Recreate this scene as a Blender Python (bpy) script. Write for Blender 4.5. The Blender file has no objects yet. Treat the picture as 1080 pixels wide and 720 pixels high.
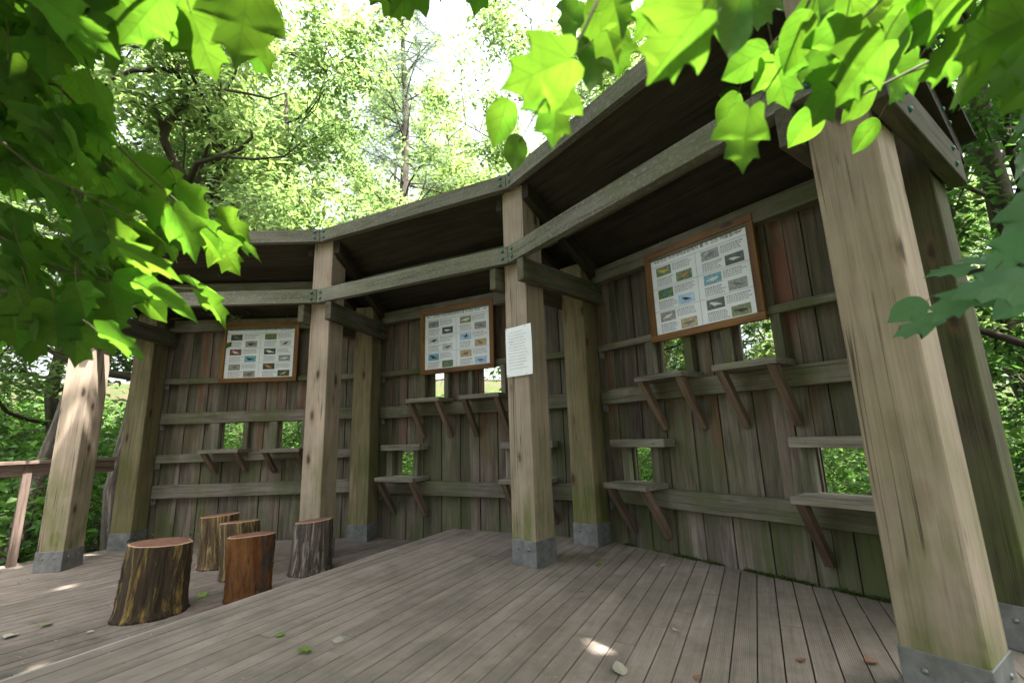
import bpy, math, random
import numpy as np
from mathutils import Vector, Matrix

random.seed(7)
rng = np.random.default_rng(11)
scene = bpy.context.scene
COL = scene.collection

# ------------------------------------------------------------------ camera (16 mm lens, looking slightly up)
FPX, PITCH, ROLL = 480.70, 0.20129, -0.03285
_F = np.array([0, math.cos(PITCH), math.sin(PITCH)])
_U0 = np.array([0, -math.sin(PITCH), math.cos(PITCH)])
_X0 = np.array([1.0, 0, 0])
_c, _s = math.cos(ROLL), math.sin(ROLL)
CX, CU, CF = _c * _X0 + _s * _U0, -_s * _X0 + _c * _U0, _F
EYE = np.array([0, 0, 1.0])


def ray(u, v):
    d = CF * FPX + CX * (u - 540) - CU * (v - 360)
    return d / np.linalg.norm(d)


def px(u, v, depth):                       # a point at a given depth along the lens axis
    d = CF * FPX + CX * (u - 540) - CU * (v - 360)
    return EYE + d * (depth / FPX)


def on_z(u, v, z):
    r = ray(u, v)
    return EYE + r * ((z - EYE[2]) / r[2])


def az_at(u, v, dist, z):                  # horizontal position in the direction of a pixel
    r = ray(u, v)
    h = r[:2] / np.linalg.norm(r[:2])
    return (h[0] * dist, h[1] * dist, z)


cam = bpy.data.cameras.new('camera')
camo = bpy.data.objects.new('camera', cam)
COL.objects.link(camo)
mw = Matrix.Identity(4)
for i in range(3):
    mw[i][0], mw[i][1], mw[i][2], mw[i][3] = CX[i], CU[i], -CF[i], EYE[i]
camo.matrix_world = mw
cam.sensor_fit = 'HORIZONTAL'
cam.sensor_width = 36
cam.lens = FPX / 1080 * 36
cam.clip_start = 0.05
cam.clip_end = 2000
cam.dof.use_dof = True
cam.dof.focus_distance = 3.8
cam.dof.aperture_fstop = 2.2
scene.camera = camo

# ------------------------------------------------------------------ small helpers


def nrm(v):
    v = np.asarray(v, float)
    return v / np.linalg.norm(v)


def tag(o, label=None, cat=None, group=None, kind=None):
    if label: o['label'] = label
    if cat: o['category'] = cat
    if group: o['group'] = group
    if kind: o['kind'] = kind
    return o


def empty(name, loc=(0, 0, 0), label=None, cat=None, group=None):
    o = bpy.data.objects.new(name, None)
    COL.objects.link(o)
    o.location = loc
    o.empty_display_size = 0.2
    return tag(o, label, cat, group)


class MB:
    """collects boxes, prisms and tubes; build() links them as one mesh"""

    def __init__(s):
        s.v, s.f, s.g, s.t, s.sm = [], [], [], [], []

    def add(s, verts, faces, gc, tint, smooth=False):
        b = len(s.v)
        s.v.extend(map(tuple, verts)); s.g.extend(map(tuple, gc)); s.t.extend([tint] * len(verts))
        for f in faces:
            s.f.append(tuple(i + b for i in f)); s.sm.append(smooth)

    def box(s, c, ax, h, grain=2, ch=0.0, tint=None):
        """c centre, ax three unit axes, h half sizes, grain index of the axis the wood runs along"""
        c = np.asarray(c, float); ax = [np.asarray(a, float) for a in ax]
        if tint is None: tint = random.random()
        off = np.array([random.uniform(-20, 20) for _ in range(3)])
        order = [i for i in range(3) if i != grain] + [grain]
        loc, faces = [], []
        ch = min(ch, 0.45 * min(h))
        if ch <= 0:
            for sx in (-1, 1):
                for sy in (-1, 1):
                    for sz in (-1, 1): loc.append((sx * h[0], sy * h[1], sz * h[2]))
            faces = [(0, 1, 3, 2), (4, 6, 7, 5), (0, 4, 5, 1), (2, 3, 7, 6), (0, 2, 6, 4), (1, 5, 7, 3)]
        else:
            idx = {}
            for sx in (-1, 1):
                for sy in (-1, 1):
                    for sz in (-1, 1):
                        sg = (sx, sy, sz)
                        for a in range(3):
                            idx[sg, a] = len(loc)
                            loc.append(tuple(sg[i] * (h[i] if i == a else h[i] - ch) for i in range(3)))
            for a in range(3):
                b, d = (a + 1) % 3, (a + 2) % 3
                for sa in (-1, 1):
                    q = []
                    for sb, sd in ((-1, -1), (1, -1), (1, 1), (-1, 1)):
                        sg = [0, 0, 0]; sg[a], sg[b], sg[d] = sa, sb, sd
                        q.append(idx[tuple(sg), a])
                    faces.append(q if sa > 0 else q[::-1])
                for sa in (-1, 1):
                    for sb in (-1, 1):
                        q = []
                        s1 = [0, 0, 0]; s1[a], s1[b], s1[d] = sa, sb, -1
                        s2 = list(s1); s2[d] = 1
                        q = [idx[tuple(s1), a], idx[tuple(s1), b], idx[tuple(s2), b], idx[tuple(s2), a]]
                        faces.append(q if sa * sb > 0 else q[::-1])
            for sx in (-1, 1):
                for sy in (-1, 1):
                    for sz in (-1, 1):
                        sg = (sx, sy, sz)
                        q = [idx[sg, 0], idx[sg, 1], idx[sg, 2]]
                        faces.append(q if sx * sy * sz > 0 else q[::-1])
        loc = np.array(loc)
        P = c + loc[:, :1] * ax[0] + loc[:, 1:2] * ax[1] + loc[:, 2:] * ax[2]
        s.add(P, faces, loc[:, order] + off, tint)

    def prism(s, bottom, top, grain, tint=None):
        """a solid between two matching polygons (lists of points), grain = direction of the wood"""
        if tint is None: tint = random.random()
        P = np.array(list(bottom) + list(top), float)
        n = len(bottom)
        g = nrm(grain)
        a = nrm(np.cross(g, (0.01, 0.02, 1)) if abs(g[2]) < .9 else np.cross(g, (1, 0.01, 0.02)))
        b = np.cross(g, a)
        o = np.array([random.uniform(-20, 20) for _ in range(3)])
        cc = P.mean(0)
        gc = np.stack([(P - cc) @ a, (P - cc) @ b, (P - cc) @ g], 1) + o
        faces = [tuple(range(n))[::-1], tuple(range(n, 2 * n))]
        faces += [(i, (i + 1) % n, n + (i + 1) % n, n + i) for i in range(n)]
        s.add(P, faces, gc, tint)

    def tube(s, pts, rad, n=8, tint=None, cap=True):
        if tint is None: tint = random.random()
        pts = [np.asarray(p, float) for p in pts]
        V, G, Fc = [], [], []
        o = random.uniform(-20, 20)
        L = 0
        ref = None
        for i, p in enumerate(pts):
            d = nrm(pts[min(i + 1, len(pts) - 1)] - pts[max(i - 1, 0)])
            if ref is None:
                ref = np.cross(d, (0.13, 0.31, 1)) if abs(d[2]) < .9 else np.cross(d, (1, .2, .1))
            a = nrm(ref - d * (ref @ d)); ref = a
            b = np.cross(d, a)
            if i: L += np.linalg.norm(p - pts[i - 1])
            for k in range(n):
                t = 2 * math.pi * k / n
                V.append(p + rad[i] * (math.cos(t) * a + math.sin(t) * b))
                G.append((rad[i] * math.cos(t) + o, rad[i] * math.sin(t), L))
        for i in range(len(pts) - 1):
            for k in range(n):
                Fc.append((i * n + k, i * n + (k + 1) % n, (i + 1) * n + (k + 1) % n, (i + 1) * n + k))
        if cap:
            Fc.append(tuple(range(n))[::-1]); Fc.append(tuple(range((len(pts) - 1) * n, len(pts) * n)))
        s.add(V, Fc, G, tint, True)

    def ball(s, c, r, ax=None, flat=1.0, n=8, m=5, tint=None):
        ax = np.eye(3) if ax is None else ax
        V, Fc = [], []
        for i in range(m + 1):
            t = math.pi * i / m
            for k in range(n):
                a = 2 * math.pi * k / n
                V.append(np.asarray(c) + r * (math.sin(t) * math.cos(a) * ax[0] + math.sin(t) * math.sin(a) * ax[1]) + r * flat * math.cos(t) * ax[2])
        for i in range(m):
            for k in range(n):
                Fc.append((i * n + k, (i + 1) * n + k, (i + 1) * n + (k + 1) % n, i * n + (k + 1) % n))
        s.add(V, Fc, np.array(V), random.random() if tint is None else tint, True)

    def mesh(s, name, origin=(0, 0, 0)):
        m = bpy.data.meshes.new(name)
        o = np.asarray(origin, float)
        m.from_pydata([tuple(np.asarray(p) - o) for p in s.v], [], s.f)
        at = m.attributes.new('gc', 'FLOAT_VECTOR', 'POINT')
        at.data.foreach_set('vector', np.array(s.g, dtype=np.float32).ravel())
        at = m.attributes.new('tint', 'FLOAT', 'POINT')
        at.data.foreach_set('value', np.array(s.t, dtype=np.float32))
        m.polygons.foreach_set('use_smooth', np.array(s.sm, dtype=bool))
        m.update()
        return m

    def build(s, name, mat, parent=None, origin=None):
        if origin is None: origin = abs_loc(parent)
        m = s.mesh(name, origin)
        m.materials.append(mat)
        o = bpy.data.objects.new(name, m)
        COL.objects.link(o)
        if parent is not None: o.parent = parent
        else: o.location = origin
        return o


def abs_loc(o):
    p = np.zeros(3)
    while o is not None:
        p = p + np.array(o.location); o = o.parent
    return p


def link_mesh(name, mesh, parent):
    o = bpy.data.objects.new(name, mesh)
    COL.objects.link(o)
    o.parent = parent
    return o


def copy_thing(root, loc, rz, sc, label=None, group=None, cat=None):
    r = root.copy(); COL.objects.link(r)
    r.location = loc; r.rotation_euler = (0, 0, rz); r.scale = (sc, sc, sc)
    if label: r['label'] = label
    if group: r['group'] = group
    for ch in list(root.children):
        c = ch.copy(); COL.objects.link(c); c.parent = r
    return r


# ------------------------------------------------------------------ materials
class NT:
    def __init__(s, name):
        s.m = bpy.data.materials.new(name); s.m.use_nodes = True
        s.t = s.m.node_tree; s.t.nodes.clear()
        s.out = s.n('ShaderNodeOutputMaterial')

    def n(s, typ, **kw):
        nd = s.t.nodes.new(typ)
        for k, v in kw.items(): setattr(nd, k, v)
        return nd

    def set(s, sock, val):
        if hasattr(val, 'is_output') or isinstance(val, bpy.types.NodeSocket): s.t.links.new(val, sock)
        else: sock.default_value = val

    def math(s, op, a, b=0.0, clamp=False):
        nd = s.n('ShaderNodeMath', operation=op, use_clamp=clamp)
        s.set(nd.inputs[0], a); s.set(nd.inputs[1], b)
        return nd.outputs[0]

    def attr(s, name, what='Vector'):
        nd = s.n('ShaderNodeAttribute', attribute_name=name)
        return nd.outputs[what]

    def scale(s, vec, sc, loc=(0, 0, 0)):
        nd = s.n('ShaderNodeMapping'); s.set(nd.inputs[0], vec)
        nd.inputs['Scale'].default_value = sc; nd.inputs['Location'].default_value = loc
        return nd.outputs[0]

    def noise(s, vec, scale=1.0, detail=4, rough=.55, dist=0.0, col=False):
        nd = s.n('ShaderNodeTexNoise'); s.set(nd.inputs['Vector'], vec)
        nd.inputs['Scale'].default_value = scale; nd.inputs['Detail'].default_value = detail
        nd.inputs['Roughness'].default_value = rough; nd.inputs['Distortion'].default_value = dist
        return nd.outputs['Color' if col else 'Fac']

    def ramp(s, fac, stops, interp='LINEAR'):
        nd = s.n('ShaderNodeValToRGB'); s.set(nd.inputs[0], fac)
        cr = nd.color_ramp; cr.interpolation = interp
        while len(cr.elements) < len(stops): cr.elements.new(0.5)
        for e, (p, c) in zip(cr.elements, stops):
            e.position = p; e.color = (*c, 1) if len(c) == 3 else c
        return nd.outputs[0]

    def rng(s, fac, a, b, c=0.0, d=1.0):
        nd = s.n('ShaderNodeMapRange'); s.set(nd.inputs[0], fac)
        for i, x in enumerate((a, b, c, d)): nd.inputs[1 + i].default_value = x
        return nd.outputs[0]

    def mix(s, fac, a, b, mode='MIX'):
        nd = s.n('ShaderNodeMix', data_type='RGBA', blend_type=mode)
        s.set(nd.inputs[0], fac)
        for i, x in ((6, a), (7, b)): s.set(nd.inputs[i], (*x, 1) if isinstance(x, tuple) and len(x) == 3 else x)
        return nd.outputs[2]

    def bump(s, h, strength=.3, dist=.01):
        nd = s.n('ShaderNodeBump'); s.set(nd.inputs['Height'], h)
        nd.inputs['Strength'].default_value = strength; nd.inputs['Distance'].default_value = dist
        return nd.outputs[0]

    def bsdf(s, col, rough=.8, spec=.3, normal=None, metal=0.0):
        b = s.n('ShaderNodeBsdfPrincipled')
        s.set(b.inputs['Base Color'], (*col, 1) if isinstance(col, tuple) and len(col) == 3 else col)
        s.set(b.inputs['Roughness'], rough)
        b.inputs['Specular IOR Level'].default_value = spec
        b.inputs['Metallic'].default_value = metal
        if normal is not None: s.t.links.new(normal, b.inputs['Normal'])
        return b.outputs[0]

    def done(s, sh):
        s.t.links.new(sh, s.out.inputs['Surface'])
        return s.m


def wood(name, dark, light, amp=.3, red=0.0, green=0.0, gz=None, gcol=(.09, .13, .02), knots=False, rough=.85, cracks=.5, speck=0.0, rib=0.0, stain=0.0, soft=0.0):
    t = NT(name)
    gc = t.attr('gc'); tint = t.attr('tint', 'Fac')
    f1 = t.noise(t.scale(gc, (11, 11, .9)), 1.6, 6, .6, .6)
    f2 = t.noise(t.scale(gc, (110, 110, 2.6)), 1.0, 8, .7)
    f3 = t.noise(gc, 2.1, 4, .6)
    fac = t.math('ADD', t.math('MULTIPLY', f1, .55), t.math('MULTIPLY', f2, .45))
    if soft: fac = t.math('ADD', t.math('MULTIPLY', fac, 1 - soft), .5 * soft + .01)
    col = t.ramp(fac, [(.37, tuple(x * .8 for x in dark)), (.47, tuple((x * .5 + y * .5) for x, y in zip(dark, light))), (.61, tuple(x * 1.08 for x in light))])
    br = t.rng(tint, 0, 1, 1 - amp, 1 + amp)
    br = t.math('MULTIPLY', br, t.rng(f3, .25, .75, .78, 1.2))
    cb = t.n('ShaderNodeCombineColor')
    for i in range(3): t.set(cb.inputs[i], br)
    col = t.mix(1.0, col, cb.outputs[0], 'MULTIPLY')
    if red > 0:
        r = t.noise(t.scale(gc, (7, 7, .8), (3, 8, 1)), 1.3, 3, .5)
        tr = t.math('MULTIPLY', t.rng(r, .52, .66), t.rng(tint, .3, .6, .2, 1.0))
        zp = t.n('ShaderNodeSeparateXYZ'); t.set(zp.inputs[0], t.n('ShaderNodeNewGeometry').outputs['Position'])
        tr = t.math('MULTIPLY', tr, t.rng(zp.outputs[2], .55, 1.0, .25, 1.0))
        col = t.mix(t.math('MULTIPLY', tr, red, True), col, (.19, .082, .055))
    if green > 0:
        pos = t.n('ShaderNodeNewGeometry').outputs['Position']
        g = t.rng(t.noise(t.scale(pos, (1, 1, .55)), 3.2, 5, .6), .36, .60)
        g = t.math('MULTIPLY', g, t.rng(t.noise(t.scale(gc, (14, 14, 1.0)), 1.5, 3), .3, .6, .35, 1.0))
        if gz is not None:
            sx = t.n('ShaderNodeSeparateXYZ'); t.set(sx.inputs[0], pos)
            g = t.math('MULTIPLY', g, t.rng(sx.outputs[2], gz[0], gz[1], 1.0, gz[2]))
        col = t.mix(t.math('MULTIPLY', g, green, True), col, gcol)
    if cracks > 0:
        c = t.noise(t.scale(gc, (21, 21, .28)), 1.0, 2, .5, .3)
        c = t.rng(t.math('ABSOLUTE', t.math('SUBTRACT', c, .5)), .002, .013, 1.0, 0.0)
        gate = t.rng(t.noise(gc, 1.5, 2), .44, .52)
        c = t.math('MULTIPLY', c, gate)
        col = t.mix(t.math('MULTIPLY', c, cracks), col, (.02, .015, .012))
    if knots:
        vv = t.n('ShaderNodeTexVoronoi'); t.set(vv.inputs['Vector'], t.mix(.16, t.scale(gc, (6.5, 6.5, 2.6)), t.noise(gc, 9, 3, col=True)))
        vv.inputs['Scale'].default_value = 1.0; vv.inputs['Randomness'].default_value = 1.0
        k1 = t.rng(vv.outputs['Distance'], .12, .26, 1.0, 0.0)
        k2 = t.rng(vv.outputs['Distance'], .07, .15, 1.0, 0.0)
        col = t.mix(t.math('MULTIPLY', k1, .45), col, (.16, .10, .055))
        col = t.mix(t.math('MULTIPLY', k2, .85), col, (.035, .022, .018))
    if speck > 0:
        sp = t.noise(t.attr('gc'), 38, 4, .7)
        col = t.mix(t.math('MULTIPLY', t.rng(sp, .52, .66), speck), col, (.30, .30, .26))
    if stain > 0:
        pos = t.n('ShaderNodeNewGeometry').outputs['Position']
        d1 = t.rng(t.noise(pos, 1.7, 6, .65, .4), .46, .66)
        d2 = t.rng(t.noise(pos, 9, 5, .7), .5, .68)
        col = t.mix(t.math('MULTIPLY', t.math('ADD', t.math('MULTIPLY', d1, .6), t.math('MULTIPLY', d2, .4)), stain, True), col, (.055, .05, .036))
    h = t.math('ADD', t.math('MULTIPLY', f2, .6), t.math('MULTIPLY', f1, .5))
    if rib > 0:
        sx = t.n('ShaderNodeSeparateXYZ'); t.set(sx.inputs[0], gc)
        w = t.math('SINE', t.math('MULTIPLY', sx.outputs[0], 2 * math.pi / .0085))
        h = t.math('ADD', h, t.math('MULTIPLY', w, rib))
    return t.done(t.bsdf(col, rough, .25, t.bump(h, .55, .004)))


def plain(name, col, rough=.6, spec=.4, metal=0.0, var=.15, scale=12):
    t = NT(name)
    tc = t.n('ShaderNodeTexCoord').outputs['Object']
    n = t.noise(tc, scale, 5, .6)
    a = tuple(c * (1 - var) for c in col); b = tuple(min(1, c * (1 + var)) for c in col)
    return t.done(t.bsdf(t.ramp(n, [(.3, a), (.7, b)]), t.rng(n, .3, .7, rough * .85, min(1, rough * 1.15)), spec, t.bump(n, .15, .003), metal))


def leaf_mat(name, refl, trans, rough=.45, mixf=.5, var=.35, veins=False, spec=.35):
    t = NT(name)
    geo = t.n('ShaderNodeNewGeometry')
    r = geo.outputs['Random Per Island']
    hs = t.n('ShaderNodeHueSaturation'); hs.inputs['Color'].default_value = (*refl, 1)
    ht = t.n('ShaderNodeHueSaturation'); ht.inputs['Color'].default_value = (*trans, 1)
    r2 = t.math('FRACT', t.math('MULTIPLY', r, 17.31))
    for h in (hs, ht):
        t.set(h.inputs['Value'], t.rng(r, 0, 1, 1 - var, 1 + var))
        t.set(h.inputs['Hue'], t.rng(r2, 0, 1, .485, .512))
    ca, cb_ = hs.outputs[0], ht.outputs[0]
    nrmv = None
    if veins:
        gc = t.attr('gc')
        sx = t.n('ShaderNodeSeparateXYZ'); t.set(sx.inputs[0], gc)
        u = t.math('ABSOLUTE', sx.outputs[0]); v = sx.outputs[1]
        ds = [u]
        for ang, v0 in ((42, .05), (62, .02), (48, .35), (46, .58)):
            a = math.radians(ang)
            # distance from the ray leaving (0, v0) at this angle from the midrib
            d = t.math('ABSOLUTE', t.math('SUBTRACT', t.math('MULTIPLY', u, math.cos(a)), t.math('MULTIPLY', t.math('SUBTRACT', v, v0), math.sin(a))))
            ds.append(t.math('ADD', d, t.math('MULTIPLY', t.rng(u, 0, .5, 0, 1), .004)))
        m = ds[0]
        for d in ds[1:]: m = t.math('MINIMUM', m, d)
        ve = t.rng(m, .004, .016, 1.0, 0.0)
        blot = t.noise(gc, 5.0, 4, .6)
        ca = t.mix(t.math('MULTIPLY', ve, .35), ca, (.20, .26, .08))
        cb_ = t.mix(t.math('MULTIPLY', ve, .6), cb_, tuple(x * .45 for x in trans))
        cb_ = t.mix(t.rng(blot, .35, .7, 0, .4), cb_, tuple(x * .6 for x in trans))
        nrmv = t.bump(t.math('ADD', ve, t.math('MULTIPLY', blot, .5)), .3, .003)
    p = t.bsdf(ca, rough, spec, nrmv)
    tr = t.n('ShaderNodeBsdfTranslucent'); t.set(tr.inputs[0], cb_)
    mx = t.n('ShaderNodeMixShader'); mx.inputs[0].default_value = mixf
    t.t.links.new(p, mx.inputs[1]); t.t.links.new(tr.outputs[0], mx.inputs[2])
    return t.done(mx.outputs[0])


def bark(name, dark, light, sc=(16, 16, 3), moss=None, patch=None, strength=.9, blot=None):
    t = NT(name)
    gc = t.attr('gc')
    f = t.noise(t.scale(gc, sc), 1.2, 6, .65, .5)
    col = t.ramp(f, [(.33, dark), (.68, light)])
    if patch:
        q = t.noise(t.scale(gc, (17, 17, 1.7), (5, 2, 7)), 1.0, 6, .72, .6)
        col = t.mix(t.rng(q, .52, .63), col, patch)
    if moss:
        q = t.noise(t.scale(gc, (3, 3, 2), (1, 9, 3)), 1.5, 4, .6)
        col = t.mix(t.rng(q, .5, .68, 0, .7), col, moss)
    if blot:
        q = t.noise(t.scale(gc, (5, 5, 1.6), (2.3, 6, 1)), 1.0, 6, .7, .8)
        g2 = t.noise(t.scale(gc, (40, 40, 5)), 1.0, 5, .7)
        col = t.mix(t.rng(q, .50, .56), col, t.ramp(g2, [(.35, tuple(x * .45 for x in blot)), (.65, blot)]))
    return t.done(t.bsdf(col, .9, .2, t.bump(f, strength, .012)))


M = {}
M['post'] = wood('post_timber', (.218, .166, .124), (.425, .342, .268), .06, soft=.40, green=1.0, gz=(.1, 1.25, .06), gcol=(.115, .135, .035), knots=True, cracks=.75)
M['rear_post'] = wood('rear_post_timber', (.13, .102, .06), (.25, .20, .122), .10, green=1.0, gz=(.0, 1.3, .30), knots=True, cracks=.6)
M['wall'] = wood('wall_board_timber', (.050, .039, .033), (.185, .152, .132), .42, red=.85, green=1.0, gz=(.35, 1.5, .40), gcol=(.085, .10, .04), cracks=.35)
M['rail'] = wood('rail_timber', (.095, .08, .065), (.225, .20, .17), .15, green=.7, gz=(.5, 1.3, 1.25), gcol=(.09, .105, .04), cracks=.5)
M['beam'] = wood('weathered_beam_timber', (.095, .086, .068), (.215, .20, .165), .12, green=.55, gcol=(.11, .13, .055), speck=.5, cracks=.6)
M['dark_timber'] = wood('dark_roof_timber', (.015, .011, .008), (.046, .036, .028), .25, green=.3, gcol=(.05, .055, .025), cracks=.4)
M['shelf'] = wood('shelf_timber', (.125, .108, .09), (.30, .265, .23), .15, green=.25, cracks=.5)
M['bracket'] = wood('bracket_timber', (.085, .055, .038), (.19, .135, .10), .25, cracks=.3)
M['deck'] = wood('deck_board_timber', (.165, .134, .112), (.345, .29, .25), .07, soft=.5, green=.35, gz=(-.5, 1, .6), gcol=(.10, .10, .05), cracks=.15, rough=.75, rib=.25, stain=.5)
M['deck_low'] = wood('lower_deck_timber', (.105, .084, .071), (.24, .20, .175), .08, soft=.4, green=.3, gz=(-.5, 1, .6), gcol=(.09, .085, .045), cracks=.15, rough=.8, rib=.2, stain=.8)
M['deck_edge'] = wood('worn_step_timber', (.22, .19, .165), (.37, .33, .30), .08, cracks=.2, rough=.75)
M['cross'] = wood('cross_beam_timber', (.045, .037, .03), (.125, .104, .085), .2, green=.3, cracks=.5)
M['shade_dark_post'] = wood('shade_darkened_mossy_post_timber', (.038, .032, .022), (.10, .086, .056), .1, green=.9, gz=(.0, 1.6, .35), knots=True, cracks=.6)  # darker version of the rear post timber, shade put into its colour
M['rail_fence'] = wood('railing_timber', (.10, .07, .056), (.21, .155, .13), .15, cracks=.4)
M['sign_frame'] = wood('stained_sign_frame', (.105, .048, .014), (.235, .115, .036), .1, cracks=.15, rough=.5, knots=True)
M['steel'] = plain('galvanised_steel', (.19, .193, .19), .6, .4, .4, .35, 14)
M['bolt'] = plain('dull_bolt', (.22, .22, .22), .45, .5, .7)
M['green_cap'] = plain('green_bolt_cap', (.01, .14, .10), .3, .5, 0, .2)
M['paper'] = plain('white_sign_paper', (.86, .90, .95), .35, .5, 0, .03)
M['notice'] = plain('white_notice_sheet', (.88, .90, .93), .3, .5, 0, .03)
M['ink'] = plain('black_ink', (.03, .03, .035), .6, .2)
M['grey_ink'] = plain('grey_ink', (.30, .31, .34), .6, .2)
M['pale_ink'] = plain('pale_grey_ink', (.55, .56, .58), .6, .2)
M['roof_sheet'] = plain('roof_felt', (.05, .05, .05), .9, .1)
M['endgrain'] = None

# ------------------------------------------------------------------ shelter layout
ZL = -0.16
FP = {1: ((1.574, 1.867), (.8289, .5594)), 2: ((.122, 3.901), (.6667, .7453)), 3: ((-2.056, 4.930), (.2617, .9651)), 4: ((-4.584, 4.857), (-.0832, .9965))}
RP = {1: ((2.255, 2.349), (.8196, .5729)), 2: ((.687, 4.486), (.6419, .7668)), 3: ((-1.851, 5.747), (.1903, .9817)), 4: ((-4.615, 5.710), (-.0094, 1.0))}
FP = {k: (np.array(a), nrm(b)) for k, (a, b) in FP.items()}
RP = {k: (np.array(a), nrm(b)) for k, (a, b) in RP.items()}
A = .123
GZ = {1: 0.0, 2: 0.0, 3: ZL, 4: ZL}
UP = np.array([0, 0, 1.0])


def v3(p, z): return np.array([p[0], p[1], z])


def tang(n): return np.array([n[1], -n[0]])


HID = empty('bird_hide', (-1.2, 4.2, 0), 'curved open-fronted timber bird hide of three bays with peep windows, standing on the plank deck', 'shelter')

# posts with steel shoes
for k in (1, 2, 3, 4):
    for rear in (0, 1):
        c, n = (RP if rear else FP)[k]
        t = tang(n)
        ztop = 2.66 if rear else 3.22
        g = GZ[k]
        b = MB()
        b.box(v3(c, (g + .012 + ztop) / 2), (v3(t, 0), v3(n, 0), UP), (A, A, (ztop - g - .012) / 2), 2, .007)
        po = b.build('post', M[('shade_dark_post' if k == 1 else 'rear_post') if rear else 'post'], HID)
        if k == 1 and not rear: po['label'] = 'thick pale post nearest the camera'
        b = MB()
        h = .188
        b.box(v3(c, g + h / 2), (v3(t, 0), v3(n, 0), UP), (A + .005, A + .005, h / 2), 2, .003)
        sh = b.build('metal_shoe', M['steel'], po)
        for d, w in ((-n, t), (t, n)):
            for s in (-.055, .055):
                p = v3(c, g + .125) + v3(d, 0) * (A + .006) + v3(w, 0) * s
                b = MB(); b.ball(p, .012, (v3(w, 0), UP, v3(d, 0)), .6)
                b.build('bolt', M['bolt'], po)


def bay(k):                                # bay k lies between frame k+1 (left) and frame k (right)
    Lp, Rp_ = FP[k + 1], FP[k]
    e = nrm(Rp_[0] - Lp[0]); n = np.array([-e[1], e[0]])
    return Lp, Rp_, e, n


def frame_pt(k, kb, d, over=0.0):          # point on frame line k at distance d outward (measured square to bay kb)
    c, n = FP[k]
    _, _, e, nb = bay(kb)
    p = c + n * d / (n @ nb)
    return p + e * over


# long front beams, mitred at the posts
for kb in (1, 2, 3):
    Lp, Rp_, e, nb = bay(kb)
    ol = -.19 if kb == 3 else 0.0
    orr = .19 if kb == 1 else 0.0
    for zb, zt in ((2.467, 2.618), (3.174, 3.315)):
        q = []
        for d in (-.192, -.127):
            q.append((frame_pt(kb + 1, kb, d, ol + (.002 if not ol else 0)), frame_pt(kb, kb, d, orr - (.002 if not orr else 0))))
        poly = [q[0][0], q[0][1], q[1][1], q[1][0]]
        b = MB()
        b.prism([v3(p, zb) for p in poly], [v3(p, zt) for p in poly], v3(e, 0))
        bm_ = b.build('front_beam', M['beam'], HID)
        for kk, sgn in ((kb + 1, 1), (kb, -1)):
            base = frame_pt(kk, kb, -.193)
            for dz in (.042, .112):
                p = v3(base + e * sgn * .055, zb + dz)
                b = MB(); b.ball(p, .0175, (v3(e, 0), UP, v3(nb, 0)), .75, 10, 6)
                b.build('bolt', M['green_cap'], bm_)

# paired cross beams and sloping rafters on either side of every frame
for k in (1, 2, 3, 4):
    c, n = FP[k]; r, nr = RP[k]
    n = nrm(r - c); t = tang(n)
    D = np.linalg.norm(r - c)
    for s in (-1, 1):
        off = t * s * (A + .046)
        b = MB()
        d0, d1 = -.225, D + .17
        mid = c + n * (d0 + d1) / 2 + off
        b.box(v3(mid, 2.358), (v3(t, 0), v3(n, 0), UP), (.036, (d1 - d0) / 2, .098), 1, .004)
        xb = b.build('cross_beam', M['cross'], HID)
        for dd in (.06, D - .02):
            for dz in (-.045, .045):
                if s < 0: continue
                b = MB(); b.ball(v3(c + n * dd + t * s * (A + .084), 2.358 + dz), .016, (v3(n, 0), UP, v3(t, 0)), .75, 8, 5)
                b.build('bolt', M['green_cap'], xb)
        # rafter
        a0, a1 = -.122, D + .26
        slope = (2.70 - 3.20) / (D + .12)
        z0, z1 = 3.20, 3.20 + slope * (a1 - a0)
        P = []
        for dt in (-.034, .034):
            pp = []
            for dd, zz in ((a0, z0 - .15), (a1, z1 - .15), (a1, z1), (a0, z0)):
                pp.append(v3(c + n * dd + off + t * dt, zz))
            P.append(pp)
        b = MB(); b.prism(P[0], P[1], P[0][1] - P[0][0])
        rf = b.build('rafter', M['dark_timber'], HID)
        for dd in (.05, D - .02, D + .07):
            if k > 1 or s < 0: continue
            b = MB(); b.ball(v3(c + n * dd + t * s * (A + .082), 3.20 + slope * (dd - a0) - .07), .015, (v3(n, 0), UP, v3(t, 0)), .75, 8, 5)
            b.build('bolt', M['green_cap'], rf)

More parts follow.
